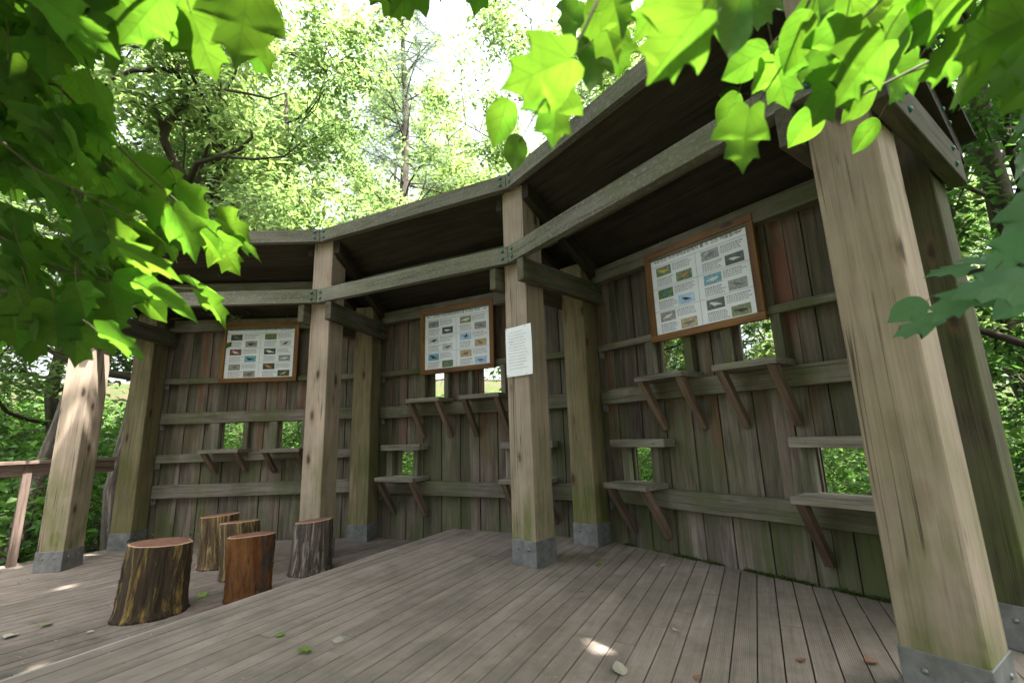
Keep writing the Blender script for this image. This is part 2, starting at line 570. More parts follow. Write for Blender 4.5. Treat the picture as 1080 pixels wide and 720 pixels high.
# roof: planks parallel to each bay, felt above
for kb in (1, 2, 3):
    Lp, Rp_, e, nb = bay(kb)
    ol = -.24 if kb == 3 else 0.0
    orr = .24 if kb == 1 else 0.0
    b = MB()
    d0, d1, npl = -.124, 1.12, 8
    sl = -.50 / .95

    def zr(d): return 3.203 + sl * (d - d0)
    for i in range(npl):
        da, db = d0 + (d1 - d0) * i / npl + .001, d0 + (d1 - d0) * (i + 1) / npl - .001
        j = random.uniform(0, .006)
        bot, top = [], []
        for d, kk, o in ((da, kb + 1, ol), (da, kb, orr), (db, kb, orr), (db, kb + 1, ol)):
            p = frame_pt(kk, kb, d, o)
            bot.append(v3(p, zr(d) + j)); top.append(v3(p, zr(d) + .028))
        b.prism(bot, top, v3(e, 0))
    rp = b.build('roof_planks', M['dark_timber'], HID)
    b = MB()
    bot, top = [], []
    for d, kk, o in ((d0 + .002, kb + 1, ol), (d0 + .002, kb, orr), (d1 + .05, kb, orr), (d1 + .05, kb + 1, ol)):
        p = frame_pt(kk, kb, d, o)
        bot.append(v3(p, zr(d) + .031)); top.append(v3(p, zr(d) + .048))
    b.prism(bot, top, v3(e, 0))
    b.build('roof_felt', M['roof_sheet'], rp)
    for d in (.40,):
        b = MB()
        q = [frame_pt(kb + 1, kb, d - .035), frame_pt(kb, kb, d - .035), frame_pt(kb, kb, d + .035), frame_pt(kb + 1, kb, d + .035)]
        zz = zr(d + .035)
        b.prism([v3(p, zz - .10) for p in q], [v3(p, zz - .004) for p in q], v3(e, 0))
        b.build('purlin', M['rail'], HID)


# ------------------------------------------------------------------ walls
def subtract(rects, hole):
    out = []
    h0, h1, k0, k1 = hole
    for (a0, a1, b0, b1) in rects:
        if a1 <= h0 or a0 >= h1 or b1 <= k0 or b0 >= k1: out.append((a0, a1, b0, b1)); continue
        if a0 < h0: out.append((a0, h0, b0, b1))
        if a1 > h1: out.append((h1, a1, b0, b1))
        m0, m1 = max(a0, h0), min(a1, h1)
        if b0 < k0: out.append((m0, m1, b0, k0))
        if b1 > k1: out.append((m0, m1, k1, b1))
    return out


BAYS = {
    1: dict(upper=[(.81, 1.05), (1.51, 1.765)], uz=(1.40, 1.765), low=[(.42, .64), (1.915, 2.35)], lz=(.515, .858),
            shelves=[(.735, 1.185, 1.44), (1.43, 1.875, 1.44), (.305, .755, .565), (1.835, 2.42, .578)], headers=[(.285, .86), (1.81, 2.45)],
            rails=[(1.768, 1.828), (1.255, 1.395), (.368, .518)], utrim=[(.69, .765), (1.065, 1.135), (1.39, 1.46), (1.768, 1.835)], ltrim=[(.325, .40), (.645, .72), (1.815, 1.90)]),
    2: dict(upper=[(.90, 1.09), (1.59, 1.855)], uz=(1.40, 1.765), low=[(.415, .645), (1.98, 2.35)], lz=(.505, .856),
            shelves=[(.73, 1.205, 1.44), (1.465, 1.96, 1.438), (.29, .845, .562), (1.93, 2.45, .562)], headers=[(.242, .83), (1.88, 2.475)],
            rails=[(1.768, 1.833), (1.25, 1.392), (.35, .505)], utrim=[(.745, .82), (1.098, 1.16), (1.435, 1.49), (1.86, 1.915)], ltrim=[(.25, .33), (.66, .72), (1.89, 1.96)]),
    3: dict(upper=[(.905, 1.17), (1.64, 1.91)], uz=(.895, 1.26), low=[], lz=None,
            shelves=[(.81, 1.285, .94), (1.55, 2.02, .925)], headers=[],
            rails=[(1.772, 1.842), (1.265, 1.405), (.79, .893), (.37, .525)], utrim=[(.765, .885), (1.185, 1.25), (1.52, 1.615), (1.925, 1.99)], ltrim=[]),
}
WALLF = {}
for kb, B in BAYS.items():
    a, bb = RP[kb + 1][0], RP[kb][0]
    e = nrm(bb - a); n = np.array([-e[1], e[0]]); L = np.linalg.norm(bb - a)
    WALLF[kb] = (a, e, n, L)
    E3, N3 = v3(e, 0), v3(n, 0)

    def W(s, d, z): return v3(a + e * s + n * d, z)
    b = MB()
    holes = [(s0, s1, *B['uz']) for s0, s1 in B['upper']] + [(s0, s1, *B['lz']) for s0, s1 in B['low']]
    s = .012 + (-.10 if kb == 3 else 0.0)
    S1 = L - .012 + (.06 if kb == 1 else 0)
    zb0 = -.05 if kb == 1 else ZL - .03
    i = 0
    while s < S1 - .02:
        w = random.choice((.118, .126, .130, .136))
        s2 = min(s + w, S1)
        tint = random.random(); i += 1
        dd = (0, .011)[i % 2] + random.uniform(0, .004)
        rects = [(s + .0028, s2 - .0028, zb0, 2.58)]
        for h in holes: rects = subtract(rects, h)
        st = random.getstate()
        for (r0, r1, z0, z1) in rects:
            if r1 - r0 < .004: continue
            random.setstate(st)
            b.box(W((r0 + r1) / 2, .171 + dd + .013, (z0 + z1) / 2), (E3, N3, UP), ((r1 - r0) / 2, .013, (z1 - z0) / 2), 2, 0, tint)
        random.random(); random.random()
        if s2 < S1 - .03:                                         # cover strip behind the gap
            strips = [(s2 - .018, s2 + .018, zb0, 2.58)]
            for h in holes: strips = subtract(strips, h)
            for (r0, r1, z0, z1) in strips:
                if r1 - r0 > .004: b.box(W((r0 + r1) / 2, .2165, (z0 + z1) / 2), (E3, N3, UP), ((r1 - r0) / 2, .004, (z1 - z0) / 2), 2, 0, .1)
        s = s2
    wall = b.build('wall_panel', M['wall'], HID)
    m0, m1 = .135, L - .135
    for zi, (z0, z1) in enumerate(B['rails']):
        b = MB()
        b.box(W((m0 + m1) / 2, .137, (z0 + z1) / 2), (E3, N3, UP), ((m1 - m0) / 2, .0325, (z1 - z0) / 2), 0, .004)
        b.build('rail', M['rail'], wall)
        for ss, sg in ((m0 + .012, 1), (m1 - .012, -1)):
            b = MB()
            b.box(W(ss, .120, z0 - .035), (E3, N3, UP), (.004, .016, .032), 2, 0)
            b.box(W(ss + sg * .018, .1355, z0 - .035), (E3, N3, UP), (.014, .004, .030), 2, 0)
            b.build('angle_bracket', M['steel'], wall)
    b = MB()
    b.box(W((m0 + m1) / 2, .120, 2.53), (E3, N3, UP), ((m1 - m0) / 2, .048, .075), 0, .004)
    b.build('top_plate', M['rail'], wall)
    b = MB()
    b.box(W(L / 2, .184, 2.635), (E3, N3, UP), (L / 2 - .02, .018, .05), 0, .004)
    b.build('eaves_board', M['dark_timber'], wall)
    for s0, s1 in B['utrim']:
        b = MB(); z0, z1 = B['uz'][0] + .001, B['uz'][1] + (.002 if kb < 3 else .003)
        b.box(W((s0 + s1) / 2, .139, (z0 + z1) / 2), (E3, N3, UP), ((s1 - s0) / 2, .030, (z1 - z0) / 2 - .001), 2, .003)
        b.build('window_trim', M['rail'], wall)
    for s0, s1 in B['ltrim']:
        b = MB(); z0, z1 = B['lz'][0] + .006, B['lz'][1] + .002
        b.box(W((s0 + s1) / 2, .139, (z0 + z1) / 2), (E3, N3, UP), ((s1 - s0) / 2, .030, (z1 - z0) / 2 - .001), 2, .003)
        b.build('window_trim', M['rail'], wall)
    for s0, s1 in B['headers']:
        b = MB()
        b.box(W((s0 + s1) / 2, .087, .893), (E3, N3, UP), ((s1 - s0) / 2, .081, .033), 0, .004)
        hd = b.build('window_header', M['shelf'], wall)
        for ss in (s0 + .10, s1 - .10):
            b = MB(); b.ball(W(ss, .005, .893), .011, (E3, UP, N3), .3)
            b.build('screw_head', M['bolt'], wall)
    for s0, s1, zt in B['shelves']:
        b = MB()
        b.box(W((s0 + s1) / 2, .016, zt - .0225), (E3, N3, UP), ((s1 - s0) / 2, .154, .0225), 0, .003)
        sf = b.build('shelf', M['shelf'], HID)
        for ss in (s0 + .045, s1 - .045):
            b = MB()
            zu = zt - .046
            q0 = [(-.125, zu), (-.055, zu), (.170, zu - .335), (.170, zu - .40), (.150, zu - .40)]
            if kb == 3: q0 = [(x, zu + (z - zu) * .62) for x, z in q0]
            P = [[W(ss + o, d, z) for d, z in q0] for o in (-.026, .026)]
            b.prism(P[0], P[1], W(0, .15, -.35) - W(0, -.1, 0), random.random())
            b.build('bracket', M['bracket'], sf)

# ------------------------------------------------------------------ bird charts
fonts = {}


def text_mesh(body, size, name):
    cu = bpy.data.curves.new('tmp_text', 'FONT'); cu.body = body; cu.size = size; cu.align_x = 'CENTER'; cu.align_y = 'CENTER'
    cu.resolution_u = 2
    o = bpy.data.objects.new('tmp_text', cu); COL.objects.link(o)
    bpy.context.view_layer.update()
    dg = bpy.context.evaluated_depsgraph_get()
    m = bpy.data.meshes.new_from_object(o.evaluated_get(dg)); m.name = name
    bpy.data.objects.remove(o); bpy.data.curves.remove(cu)
    return m


BIRD = [(-.50, .02), (-.44, .07), (-.36, .15), (-.26, .17), (-.17, .12), (-.05, .13), (.12, .08), (.28, .0), (.50, -.10), (.49, -.16), (.25, -.12), (.06, -.16), (-.03, -.17), (-.05, -.32), (-.07, -.17), (-.20, -.12), (-.31, -.02), (-.40, .02)]
FLY = [(-.5, .06), (-.38, .12), (-.25, .08), (-.12, .36), (.02, .48), (.02, .12), (.2, .04), (.46, .10), (.48, -.02), (.2, -.06), (.06, -.12), (.0, -.40), (-.10, -.14), (-.30, -.02)]


def photo_mat(name, c1, c2, c3, sc):
    t = NT(name)
    tc = t.n('ShaderNodeTexCoord').outputs['Object']
    n = t.noise(tc, sc, 5, .7, .8)
    return t.done(t.bsdf(t.ramp(n, [(.3, c1), (.5, c2), (.68, c3)]), .3, .5))


PH = {
    'green': photo_mat('leafy_print', (.02, .05, .015), (.07, .16, .03), (.3, .42, .12), 40),
    'grey': photo_mat('grey_print', (.12, .13, .12), (.28, .29, .27), (.5, .5, .47), 45),
    'dark': photo_mat('dark_print', (.01, .015, .012), (.03, .05, .03), (.12, .16, .10), 30),
    'sky': photo_mat('sky_print', (.22, .42, .70), (.36, .58, .82), (.6, .75, .9), 10),
    'blue': photo_mat('water_print', (.05, .22, .36), (.15, .40, .52), (.45, .6, .62), 30),
    'straw': photo_mat('straw_print', (.18, .12, .04), (.42, .32, .12), (.65, .55, .3), 45),
    'pale': photo_mat('pale_print', (.45, .48, .50), (.62, .65, .66), (.8, .82, .83), 20),
    'red': photo_mat('red_print', (.07, .02, .02), (.16, .05, .04), (.3, .2, .16), 40),
    'olive': photo_mat('olive_print', (.06, .08, .01), (.18, .22, .03), (.34, .38, .10), 25),
}
BC = {
    'b': plain('bird_black', (.015, .015, .02), .4), 'y': plain('bird_yellow', (.7, .45, .03), .4), 'o': plain('bird_orange', (.6, .22, .04), .4),
    'w': plain('bird_white', (.75, .76, .74), .4), 'g': plain('bird_grey', (.16, .16, .15), .4), 'n': plain('bird_brown', (.16, .09, .05), .4), 'c': plain('bird_blue', (.05, .22, .45), .4),
}
CHARTS = {
    1: dict(s=(.795, 1.765), z=(1.737, 2.537), title='우면산 자연생태공원에서 볼 수 있는 여름철새',
            ph=[('green', 'y'), ('grey', 'g'), ('green', 'o'), ('dark', 'w'), ('green', 'c'), ('blue', 'w'), ('sky', 'b'), ('grey', 'g'), ('grey', 'w'), ('dark', 'w'), ('straw', 'g'), ('olive', 'b')],
            label='bird chart with yellow, orange and blue birds, biggest in view, on the right-hand bay wall'),
    2: dict(s=(.785, 1.805), z=(1.735, 2.535), title='우면산 자연생태공원에서 볼 수 있는 텃새',
            ph=[('grey', 'g'), ('olive', 'w'), ('dark', 'w'), ('grey', 'g'), ('pale', 'b'), ('sky', 'b'), ('pale', 'g'), ('straw', 'n'), ('blue', 'b'), ('straw', 'n'), ('green', 'g'), ('sky', 'n')],
            label='bird chart with a bright blue picture in its bottom corner, on the middle bay wall'),
    3: dict(s=(.84, 1.835), z=(1.765, 2.55), title='우면산 자연생태공원에서 볼 수 있는 겨울철새',
            ph=[('dark', 'g'), ('green', 'g'), ('grey', 'b'), ('pale', 'b'), ('red', 'w'), ('dark', 'w'), ('blue', 'b'), ('grey', 'w'), ('grey', 'g'), ('dark', 'o'), ('grey', 'n'), ('dark', 'y')],
            label='dim bird chart with one reddish picture, on the far left bay wall'),
}
for kb, C_ in CHARTS.items():
    a, e, n, L = WALLF[kb]
    E3, N3 = v3(e, 0), v3(n, 0)
    (s0, s1), (z0, z1) = C_['s'], C_['z']
    cs, cz = (s0 + s1) / 2, (z0 + z1) / 2
    Wd, Hd = s1 - s0, z1 - z0
    base = v3(a + e * cs + n * .082, cz)
    root = empty('bird_chart', tuple(base), C_['label'], 'sign', 'framed bird charts on the hide walls')
    fw = .056

    def Q(x, z, d=0.0): return base + E3 * x + UP * z + N3 * d
    b = MB()
    for x, z, hx, hz, g in ((0, Hd / 2 - fw / 2, Wd / 2, fw / 2, 0), (0, -Hd / 2 + fw / 2, Wd / 2, fw / 2, 0), (-Wd / 2 + fw / 2, 0, fw / 2, Hd / 2 - fw - .001, 2), (Wd / 2 - fw / 2, 0, fw / 2, Hd / 2 - fw - .001, 2)):
        b.box(Q(x, z), (E3, N3, UP), (hx, .020, hz), g, .003)
    b.build('frame', M['sign_frame'], root)
    b = MB(); b.box(Q(0, 0, .006), (E3, N3, UP), (Wd / 2 - fw + .004, .006, Hd / 2 - fw + .004), 2, 0)
    paper = b.build('paper', M['paper'], root)
    pw, ph_ = Wd - 2 * fw, Hd - 2 * fw

    def flat(mb, x, z, hx, hz, d):
        P = [Q(x - hx, z - hz, d), Q(x + hx, z - hz, d), Q(x + hx, z + hz, d), Q(x - hx, z + hz, d)]
        mb.add(P, [(0, 1, 2, 3)], [(0, 0, 0)] * 4, .5)
    # title
    tm = text_mesh(C_['title'], .0385, 'title_text')
    to = bpy.data.objects.new('title_text', tm); COL.objects.link(to); tm.materials.clear(); tm.materials.append(M['ink'])
    to.parent = paper
    R = Matrix((E3, UP, -N3)).transposed().to_4x4()
    R.translation = Vector(E3 * 0 + UP * (ph_ / 2 - .043) - N3 * .0025)
    to.matrix_local = R
    b = MB()
    top = ph_ / 2 - .085
    rows = [top - i * (top + ph_ / 2) / 3 for i in range(4)]
    flat(b, 0, top, pw / 2, .0016, -.002)
    flat(b, 0, (top - ph_ / 2) / 2, .0014, (top + ph_ / 2) / 2, -.0022)
    for r in rows[1:3]: flat(b, 0, r, pw / 2, .0013, -.0025)
    b.build('ruled_lines', M['grey_ink'], paper)
    tb = MB()
    # little bird marks at both ends of the title
    for sx in (-1, 1):
        pts = [Q(sx * (pw / 2 - .055) - sx * x * .05, ph_ / 2 - .043 + z * .05, -.003) for x, z in BIRD]
        tb.add(pts, [tuple(range(len(pts)))], [(0, 0, 0)] * len(pts), .5)
    rowh = (top + ph_ / 2) / 3
    for r in range(3):
        for c2 in range(2):
            x0 = -pw / 2 + c2 * pw / 2; zt = rows[r]
            for j in range(2):
                bg, bird = C_['ph'][(r * 2 + j) * 2 + c2]
                hw, hh = pw * .085, rowh * .20
                cx = x0 + pw * (.145 if j == 0 else .365); cz2 = zt - rowh * (.27 if j == 0 else .74)
                b = MB(); flat(b, cx, cz2, hw, hh, -.0025)
                po = b.build('photo', PH[bg], paper)
                shp = FLY if (bg in ('sky', 'pale') and (r + c2) % 2 == 0) else BIRD
                sc = hw * random.uniform(1.15, 1.55); fl = random.choice((-1, 1)); rot = random.uniform(-.35, .35)
                b = MB()
                pts = [Q(cx + fl * sc * (x * math.cos(rot) - z * math.sin(rot)), cz2 + sc * .85 * (x * math.sin(rot) + z * math.cos(rot)), -.0045) for x, z in shp]
                if fl < 0: pts = pts[::-1]
                b.add(pts, [tuple(range(len(pts)))], [(0, 0, 0)] * len(pts), .5)
                b.build('bird_picture', BC[bird], paper)
            # lines of small print beside each picture
            for (xa, xb, za, zb_, nl) in ((.25, .46, .08, .40, 4), (.06, .26, .56, .93, 5)):
                for i in range(nl):
                    zz = zt - rowh * (za + (zb_ - za) * (i + .5) / nl)
                    x = x0 + pw * xa
                    xe = x0 + pw * (xb - random.uniform(0, .06))
                    while x < xe:
                        w = random.uniform(.006, .018)
                        flat(tb, x + w / 2, zz, w / 2, .0034 if i else .0045, -.0025)
                        x += w + .006
    tb.build('small_print', M['grey_ink'], paper)
    for sx in (-.32, .32):
        b = MB()
        b.tube([Q(sx, Hd / 2 - .01, .012), Q(sx, Hd / 2 + .10, .016)], [.0025, .0025], 6)
        b.build('hanging_wire', M['bolt'], root)

# notice sheet pinned to the middle front post
c, n = FP[2]; t = tang(n)
base = v3(c - n * .131 + t * .033, 1.69)
root = empty('paper_notice', tuple(base), 'white printed sheet pinned to the middle front post of the hide', 'notice')
b = MB()
NX, NZ = 6, 6
V, Fc = [], []
for side in (0, 1):
    for i in range(NX + 1):
        for j in range(NZ + 1):
            x, z = -.1475 + .295 * i / NX, -.212 + .424 * j / NZ
            d = -.004 - .010 * max(0, x / .1475 - .3) ** 2 - .006 * (abs(z) / .212) ** 2 * (x > 0) - (.0015 if side else 0)
            V.append(base + v3(t, 0) * x + UP * z + v3(n, 0) * d)
o_ = (NX + 1) * (NZ + 1)
for i in range(NX):
    for j in range(NZ):
        q = (i * (NZ + 1) + j, (i + 1) * (NZ + 1) + j, (i + 1) * (NZ + 1) + j + 1, i * (NZ + 1) + j + 1)
        Fc.append(q[::-1]); Fc.append(tuple(x + o_ for x in q))
b.add(V, Fc, [(0, 0, 0)] * len(V), .5, True)
b.build('sheet', M['notice'], root)
b = MB()
for i in range(13):
    zz = .165 - i * .026
    x = -.115 + (0 if i % 4 else .012); xe = .10 - random.uniform(0, .06)
    while x < xe:
        w = random.uniform(.008, .022)
        dd = -.008 - .010 * max(0, x / .1475 - .3) ** 2 - .006 * (abs(zz) / .212) ** 2 * (x > 0)
        P = [base + v3(t, 0) * xx + UP * z2 + v3(n, 0) * dd for xx, z2 in ((x, zz - .003), (x + w, zz - .003), (x + w, zz + .003), (x, zz + .003))]
        b.add(P, [(0, 1, 2, 3)], [(0, 0, 0)] * 4, .5)
        x += w + .006
b.build('small_print', M['pale_ink'], root)
for x in (-.135, .08):
    for z in (-.2, .2):
        b = MB(); b.ball(base + v3(t, 0) * x + UP * z + v3(n, 0) * -.012, .005, (v3(t, 0), UP, v3(n, 0)), .6)
        b.build('pin', M['bolt'], root)

# ------------------------------------------------------------------ decks
def clip_strip(poly, o, d, w0, w1):
    """interval of the strip centred line (offset w along side vector) inside a convex polygon"""
    sd = np.array([d[1], -d[0]])
    lo, hi = [], []
    for w in (w0, w1):
        p = o + sd * w
        tmin, tmax = -1e9, 1e9
        for i in range(len(poly)):
            a, b2 = poly[i], poly[(i + 1) % len(poly)]
            ed = b2 - a; nn = np.array([-ed[1], ed[0]])          # inward for counter-clockwise
            den = nn @ d; num = nn @ (a - p)
            if abs(den) < 1e-9:
                if num > 0: return None
                continue
            tt = num / den
            if den > 0: tmin = max(tmin, tt)
            else: tmax = min(tmax, tt)
        if tmax <= tmin: return None
        lo.append(tmin); hi.append(tmax)
    return lo, hi


def deck(name, poly, d, z, pitch, mat, label=None, seed=3):
    random.seed(seed)
    d = nrm(d); sd = np.array([d[1], -d[0]])
    o = poly[0]
    ws = [(p - o) @ sd for p in poly]
    w = min(ws)
    b = MB()
    while w < max(ws):
        r = clip_strip(poly, o, d, w + .003, w + pitch - .003)
        if r:
            lo, hi = r
            cuts = []
            x = min(lo) + random.uniform(.8, 2.6)
            while x < max(hi) - .3: cuts.append(x); x += random.uniform(2.2, 2.6)
            ends = [None] + cuts + [None]
            for i in range(len(ends) - 1):
                a0 = lo if ends[i] is None else [ends[i] + .0015] * 2
                a1 = hi if ends[i + 1] is None else [ends[i + 1] - .0015] * 2
                if min(a1) - max(a0) < .02: continue
                q = [o + sd * (w + .003) + d * a0[0], o + sd * (w + .003) + d * a1[0], o + sd * (w + pitch - .003) + d * a1[1], o + sd * (w + pitch - .003) + d * a0[1]]
                dz = random.uniform(-.0015, .0005)
                b.prism([v3(p, z - .028) for p in q[::-1]], [v3(p, z + dz) for p in q[::-1]], v3(d, 0))
        w += pitch
    ob = b.build(name, mat, None, (0, 0, z))
    tag(ob, label, None, None, 'structure')
    b = MB()                                                      # bearers and skirt close the deck below
    q = [p for p in poly]
    b.prism([v3(p, z - .13) for p in q], [v3(p, z - .034) for p in q], (1, 0, 0))
    s2 = b.build('joist_bed', M['dark_timber'], ob)
    return ob


def wall_xy(kb, s, d):
    a, e, n, L = WALLF[kb]
    return a + e * s + n * d


DD = nrm((.46, .888))
E0 = np.array([-.72, 5.36])
L2 = WALLF[2][3]; L1 = WALLF[1][3]
raised = [E0 - DD * 7.2, np.array([2.6, -1.1]), wall_xy(1, L1 + .14, -.1), wall_xy(1, L1 + .10, .165), wall_xy(2, L2 + .04, .168), E0 + DD * .02]
deck('raised_deck', raised, DD, 0.0, .103, M['deck'])
# fascia of the step
b = MB()
sd = np.array([DD[1], -DD[0]])
m = E0 - DD * 3.6
b.box(v3(m - sd * .017, -.062), (v3(sd, 0), v3(DD, 0), UP), (.0145, 3.55, .058), 1, .004)
tag(b.build('step_board', M['deck_edge'], None, tuple(v3(m, 0))), None, None, None, 'structure')
lower = [np.array([-6.9, -1.0]), E0 - DD * 7.2 - sd * .034, E0 - sd * .034, wall_xy(2, .04, .166), wall_xy(3, 0, .166), np.array([-4.90, 5.62]), np.array([-6.9, 2.9])]
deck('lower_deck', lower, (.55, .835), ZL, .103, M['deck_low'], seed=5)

# ------------------------------------------------------------------ railing on the far left
p0, p1 = np.array([-4.80, 5.60]), np.array([-6.6, 3.15])
e = nrm(p1 - p0); n = np.array([-e[1], e[0]])
Lr = np.linalg.norm(p1 - p0)
root = empty('wooden_railing', tuple(v3(p0, ZL)), 'reddish-brown handrail along the deck edge behind the leftmost posts', 'railing')
b = MB(); b.box(v3((p0 + p1) / 2, .875), (v3(e, 0), v3(n, 0), UP), (Lr / 2, .075, .018), 0, .004); b.build('handrail', M['rail_fence'], root)
b = MB(); b.box(v3((p0 + p1) / 2, .79), (v3(e, 0), v3(n, 0), UP), (Lr / 2, .022, .062), 0, .004); b.build('side_board', M['rail_fence'], root)
for q in (.72, 1.75, 2.8):
    b = MB(); b.box(v3(p0 + e * q, (ZL - .4 + .856) / 2), (v3(e, 0), v3(n, 0), UP), (.036, .036, (.856 - ZL + .4) / 2), 2, .004); b.build('baluster', M['rail_fence'], root)

# ------------------------------------------------------------------ log stools
M['bark_yellow'] = bark('dark_bark_yellow_streaks', (.018, .013, .008), (.085, .062, .04), (26, 26, 2.4), None, (.27, .18, .055))
M['bark_pale'] = bark('flaking_yellow_bark', (.04, .026, .012), (.15, .105, .06), (26, 26, 2.6), None, (.40, .29, .13))
M['bark_orange'] = bark('peeled_orange_log', (.08, .03, .010), (.23, .10, .036), (13, 13, 2.6), None, None, 1.0, (.075, .058, .046))
M['bark_grey'] = bark('grey_brown_bark', (.028, .021, .016), (.13, .105, .085), (26, 26, 2.4), None, (.30, .26, .22))
t_ = NT('sawn_log_top')
gc = t_.attr('gc')
sx = t_.n('ShaderNodeSeparateXYZ'); t_.set(sx.inputs[0], gc)
rr = t_.math('SQRT', t_.math('ADD', t_.math('POWER', sx.outputs[0], 2), t_.math('POWER', sx.outputs[1], 2)))
wv = t_.math('SINE', t_.math('ADD', t_.math('MULTIPLY', rr, 420), t_.math('MULTIPLY', t_.noise(gc, 9, 3), 9)))
nz = t_.noise(gc, 22, 5, .65)
colt = t_.ramp(nz, [(.3, (.13, .055, .035)), (.7, (.28, .145, .095))])
colt = t_.mix(t_.rng(wv, -1, 1, 0, .35), colt, (.11, .035, .02))
ang = t_.n('ShaderNodeTexGradient', gradient_type='RADIAL'); t_.set(ang.inputs[0], gc)
ck = t_.noise(t_.math('MULTIPLY', ang.outputs[1], 1.0), 22, 1)
colt = t_.mix(t_.math('MULTIPLY', t_.rng(t_.math('ABSOLUTE', t_.math('SUBTRACT', ck, .5)), 0, .03, 1, 0), .6), colt, (.03, .012, .008))
M['endgrain'] = t_.done(t_.bsdf(colt, .7, .3, t_.bump(nz, .3, .003)))
M['cambium'] = plain('pale_cut_rim', (.46, .30, .18), .8, .2)


def stool(cb, ct, z1, rb, rt, mat, label, seed, wob=.05, peel=False):
    rs = np.random.default_rng(seed)
    zb = ZL - .002
    root = empty('log_stool', (cb[0], cb[1], ZL), label, 'stool', 'log stools on the lower deck')
    N, K = 56, 22
    ph = rs.uniform(0, 6.28, 8); am = rs.uniform(.2, 1, 8)
    V, G = [], []
    H = z1 - zb
    for i in range(K + 1):
        f = i / K
        c = np.array(cb) * (1 - f) + np.array(ct) * f
        r = rb * (1 - f) + rt * f + .018 * max(0, 1 - f * 6) ** 2 * rb / .2
        if i == K: r *= .985
        for k in range(N):
            a = 2 * math.pi * k / N
            w = 1 + wob * sum(am[j] * math.cos((j + 1) * a + ph[j] + f * (j - 3) * .15) for j in range(4)) / 2
            w += .016 * math.sin(5 * a + 5 * f + ph[2]) * math.sin(7 * f + ph[3]) + .020 * math.sin(9 * a + ph[5] + 2 * f) + .012 * math.sin(17 * a + ph[6] - 3 * f) + .010 * rs.normal() * (i < K)
            tilt = .012 * math.cos(a + ph[7]) if i == K else 0
            V.append((c[0] + r * w * math.cos(a), c[1] + r * w * math.sin(a), zb + H * f + tilt))
            G.append((r * math.cos(a) + seed, r * math.sin(a), H * f))
    Fc = [(i * N + k, i * N + (k + 1) % N, (i + 1) * N + (k + 1) % N, (i + 1) * N + k) for i in range(K) for k in range(N)]
    b = MB(); b.add(V, Fc, G, .5, True)
    b.f.append(tuple(range(N))[::-1]); b.sm.append(False)
    b.build('bark', mat, root)
    top = [np.array(V[K * N + k]) for k in range(N)]
    cc = np.mean(top, 0)
    b = MB()
    ring = [cc + (p - cc) * .94 + np.array([0, 0, .004]) for p in top]
    rim = [p + np.array([0, 0, .0005]) for p in top]
    b.add([cc + np.array([0, 0, .004])] + ring, [(0, 1 + k, 1 + (k + 1) % N) for k in range(N)], [tuple(np.array([0, 0, seed]))] + [tuple(p - cc + np.array([0, 0, seed])) for p in ring], .5)
    b.build('sawn_top', M['endgrain'], root)
    b = MB()
    b.add(ring + rim, [(k, N + k, N + (k + 1) % N, (k + 1) % N) for k in range(N)], [(0, 0, 0)] * (2 * N), .5)
    b.build('cut_rim', M['cambium'], root)


stool((-2.635, 3.555), (-2.628, 3.575), .305, .213, .195, M['bark_yellow'], 'biggest log stool, dark bark with yellow streaks, nearest the camera', 1)
stool((-2.945, 4.79), (-2.98, 4.80), .305, .178, .172, M['bark_pale'], 'log stool with flaking yellow bark, farthest back of the clustered logs', 2)
stool((-2.50, 4.39), (-2.53, 4.37), .305, .158, .156, M['bark_pale'], 'log stool with flaking bark half hidden behind the orange peeled log', 3)
stool((-2.115, 3.84), (-2.13, 3.845), .285, .158, .172, M['bark_orange'], 'peeled orange-brown log stool cut off by the deck step', 4, .09)
stool((-1.905, 4.47), (-1.90, 4.49), .275, .178, .162, M['bark_grey'], 'grey-barked log stool standing alone in front of a hide post', 5)

#PART2
# overall light and the canopy that shades the clearing
SUN_AZ, SUN_EL, SUN_E, SKY_E, EXPO = 125, 68, 5.0, .13, 2.5
CANOPY = [(-3.5, -6.0, 2.2, 1.05), (3.6, -10.0, 5, 1.1), (-6.5, -4.5, 3.1, 1.0), (9.5, -6.0, .7, 1.1)]
LEANING = [(6.2, -1.5, 4.3, .3, 2.7), (-1.6, -3.0, .7, .4, 2.8), (5.6, .4, 2.9, 2.0, 2.8), (5.9, 1.8, .7, 2.8, 2.8)]   # trunk x, y, crown x, y, crown radius
SPOTS = [(-2.6, 2.75, .15), (-3.85, 4.2, .15), (-3.3, 3.7, .11), (-.9, 2.9, .09), (-1.5, 3.4, .08), (-.4, 2.5, .08)]
for z_, r_ in ((1.8, .22), (1.95, .26), (2.15, .32), (2.35, .32)):      # high on the far left post
    SPOTS.append((-4.58 - z_ * .331, 4.86 + z_ * .232, r_))
SPOTS += [(-4.53 - .5 * .331, 4.86 + .5 * .232, .05), (-4.53 - .95 * .331, 4.86 + .95 * .232, .05), (-4.6 - .9 * .331, 5.65 + .9 * .232, .06), (-3.9 - 2.5 * .331, 4.75 + 2.5 * .232, .16)]
AZ, EL = math.radians(SUN_AZ), math.radians(SUN_EL)             # azimuth clockwise from +Y
S = np.array([math.sin(AZ) * math.cos(EL), math.cos(AZ) * math.cos(EL), math.sin(EL)])


def shadow_xy(P):                          # where the sun throws a point onto the deck level
    P = np.asarray(P, float)
    return P[..., :2] - P[..., 2:] * (S[:2] / S[2])


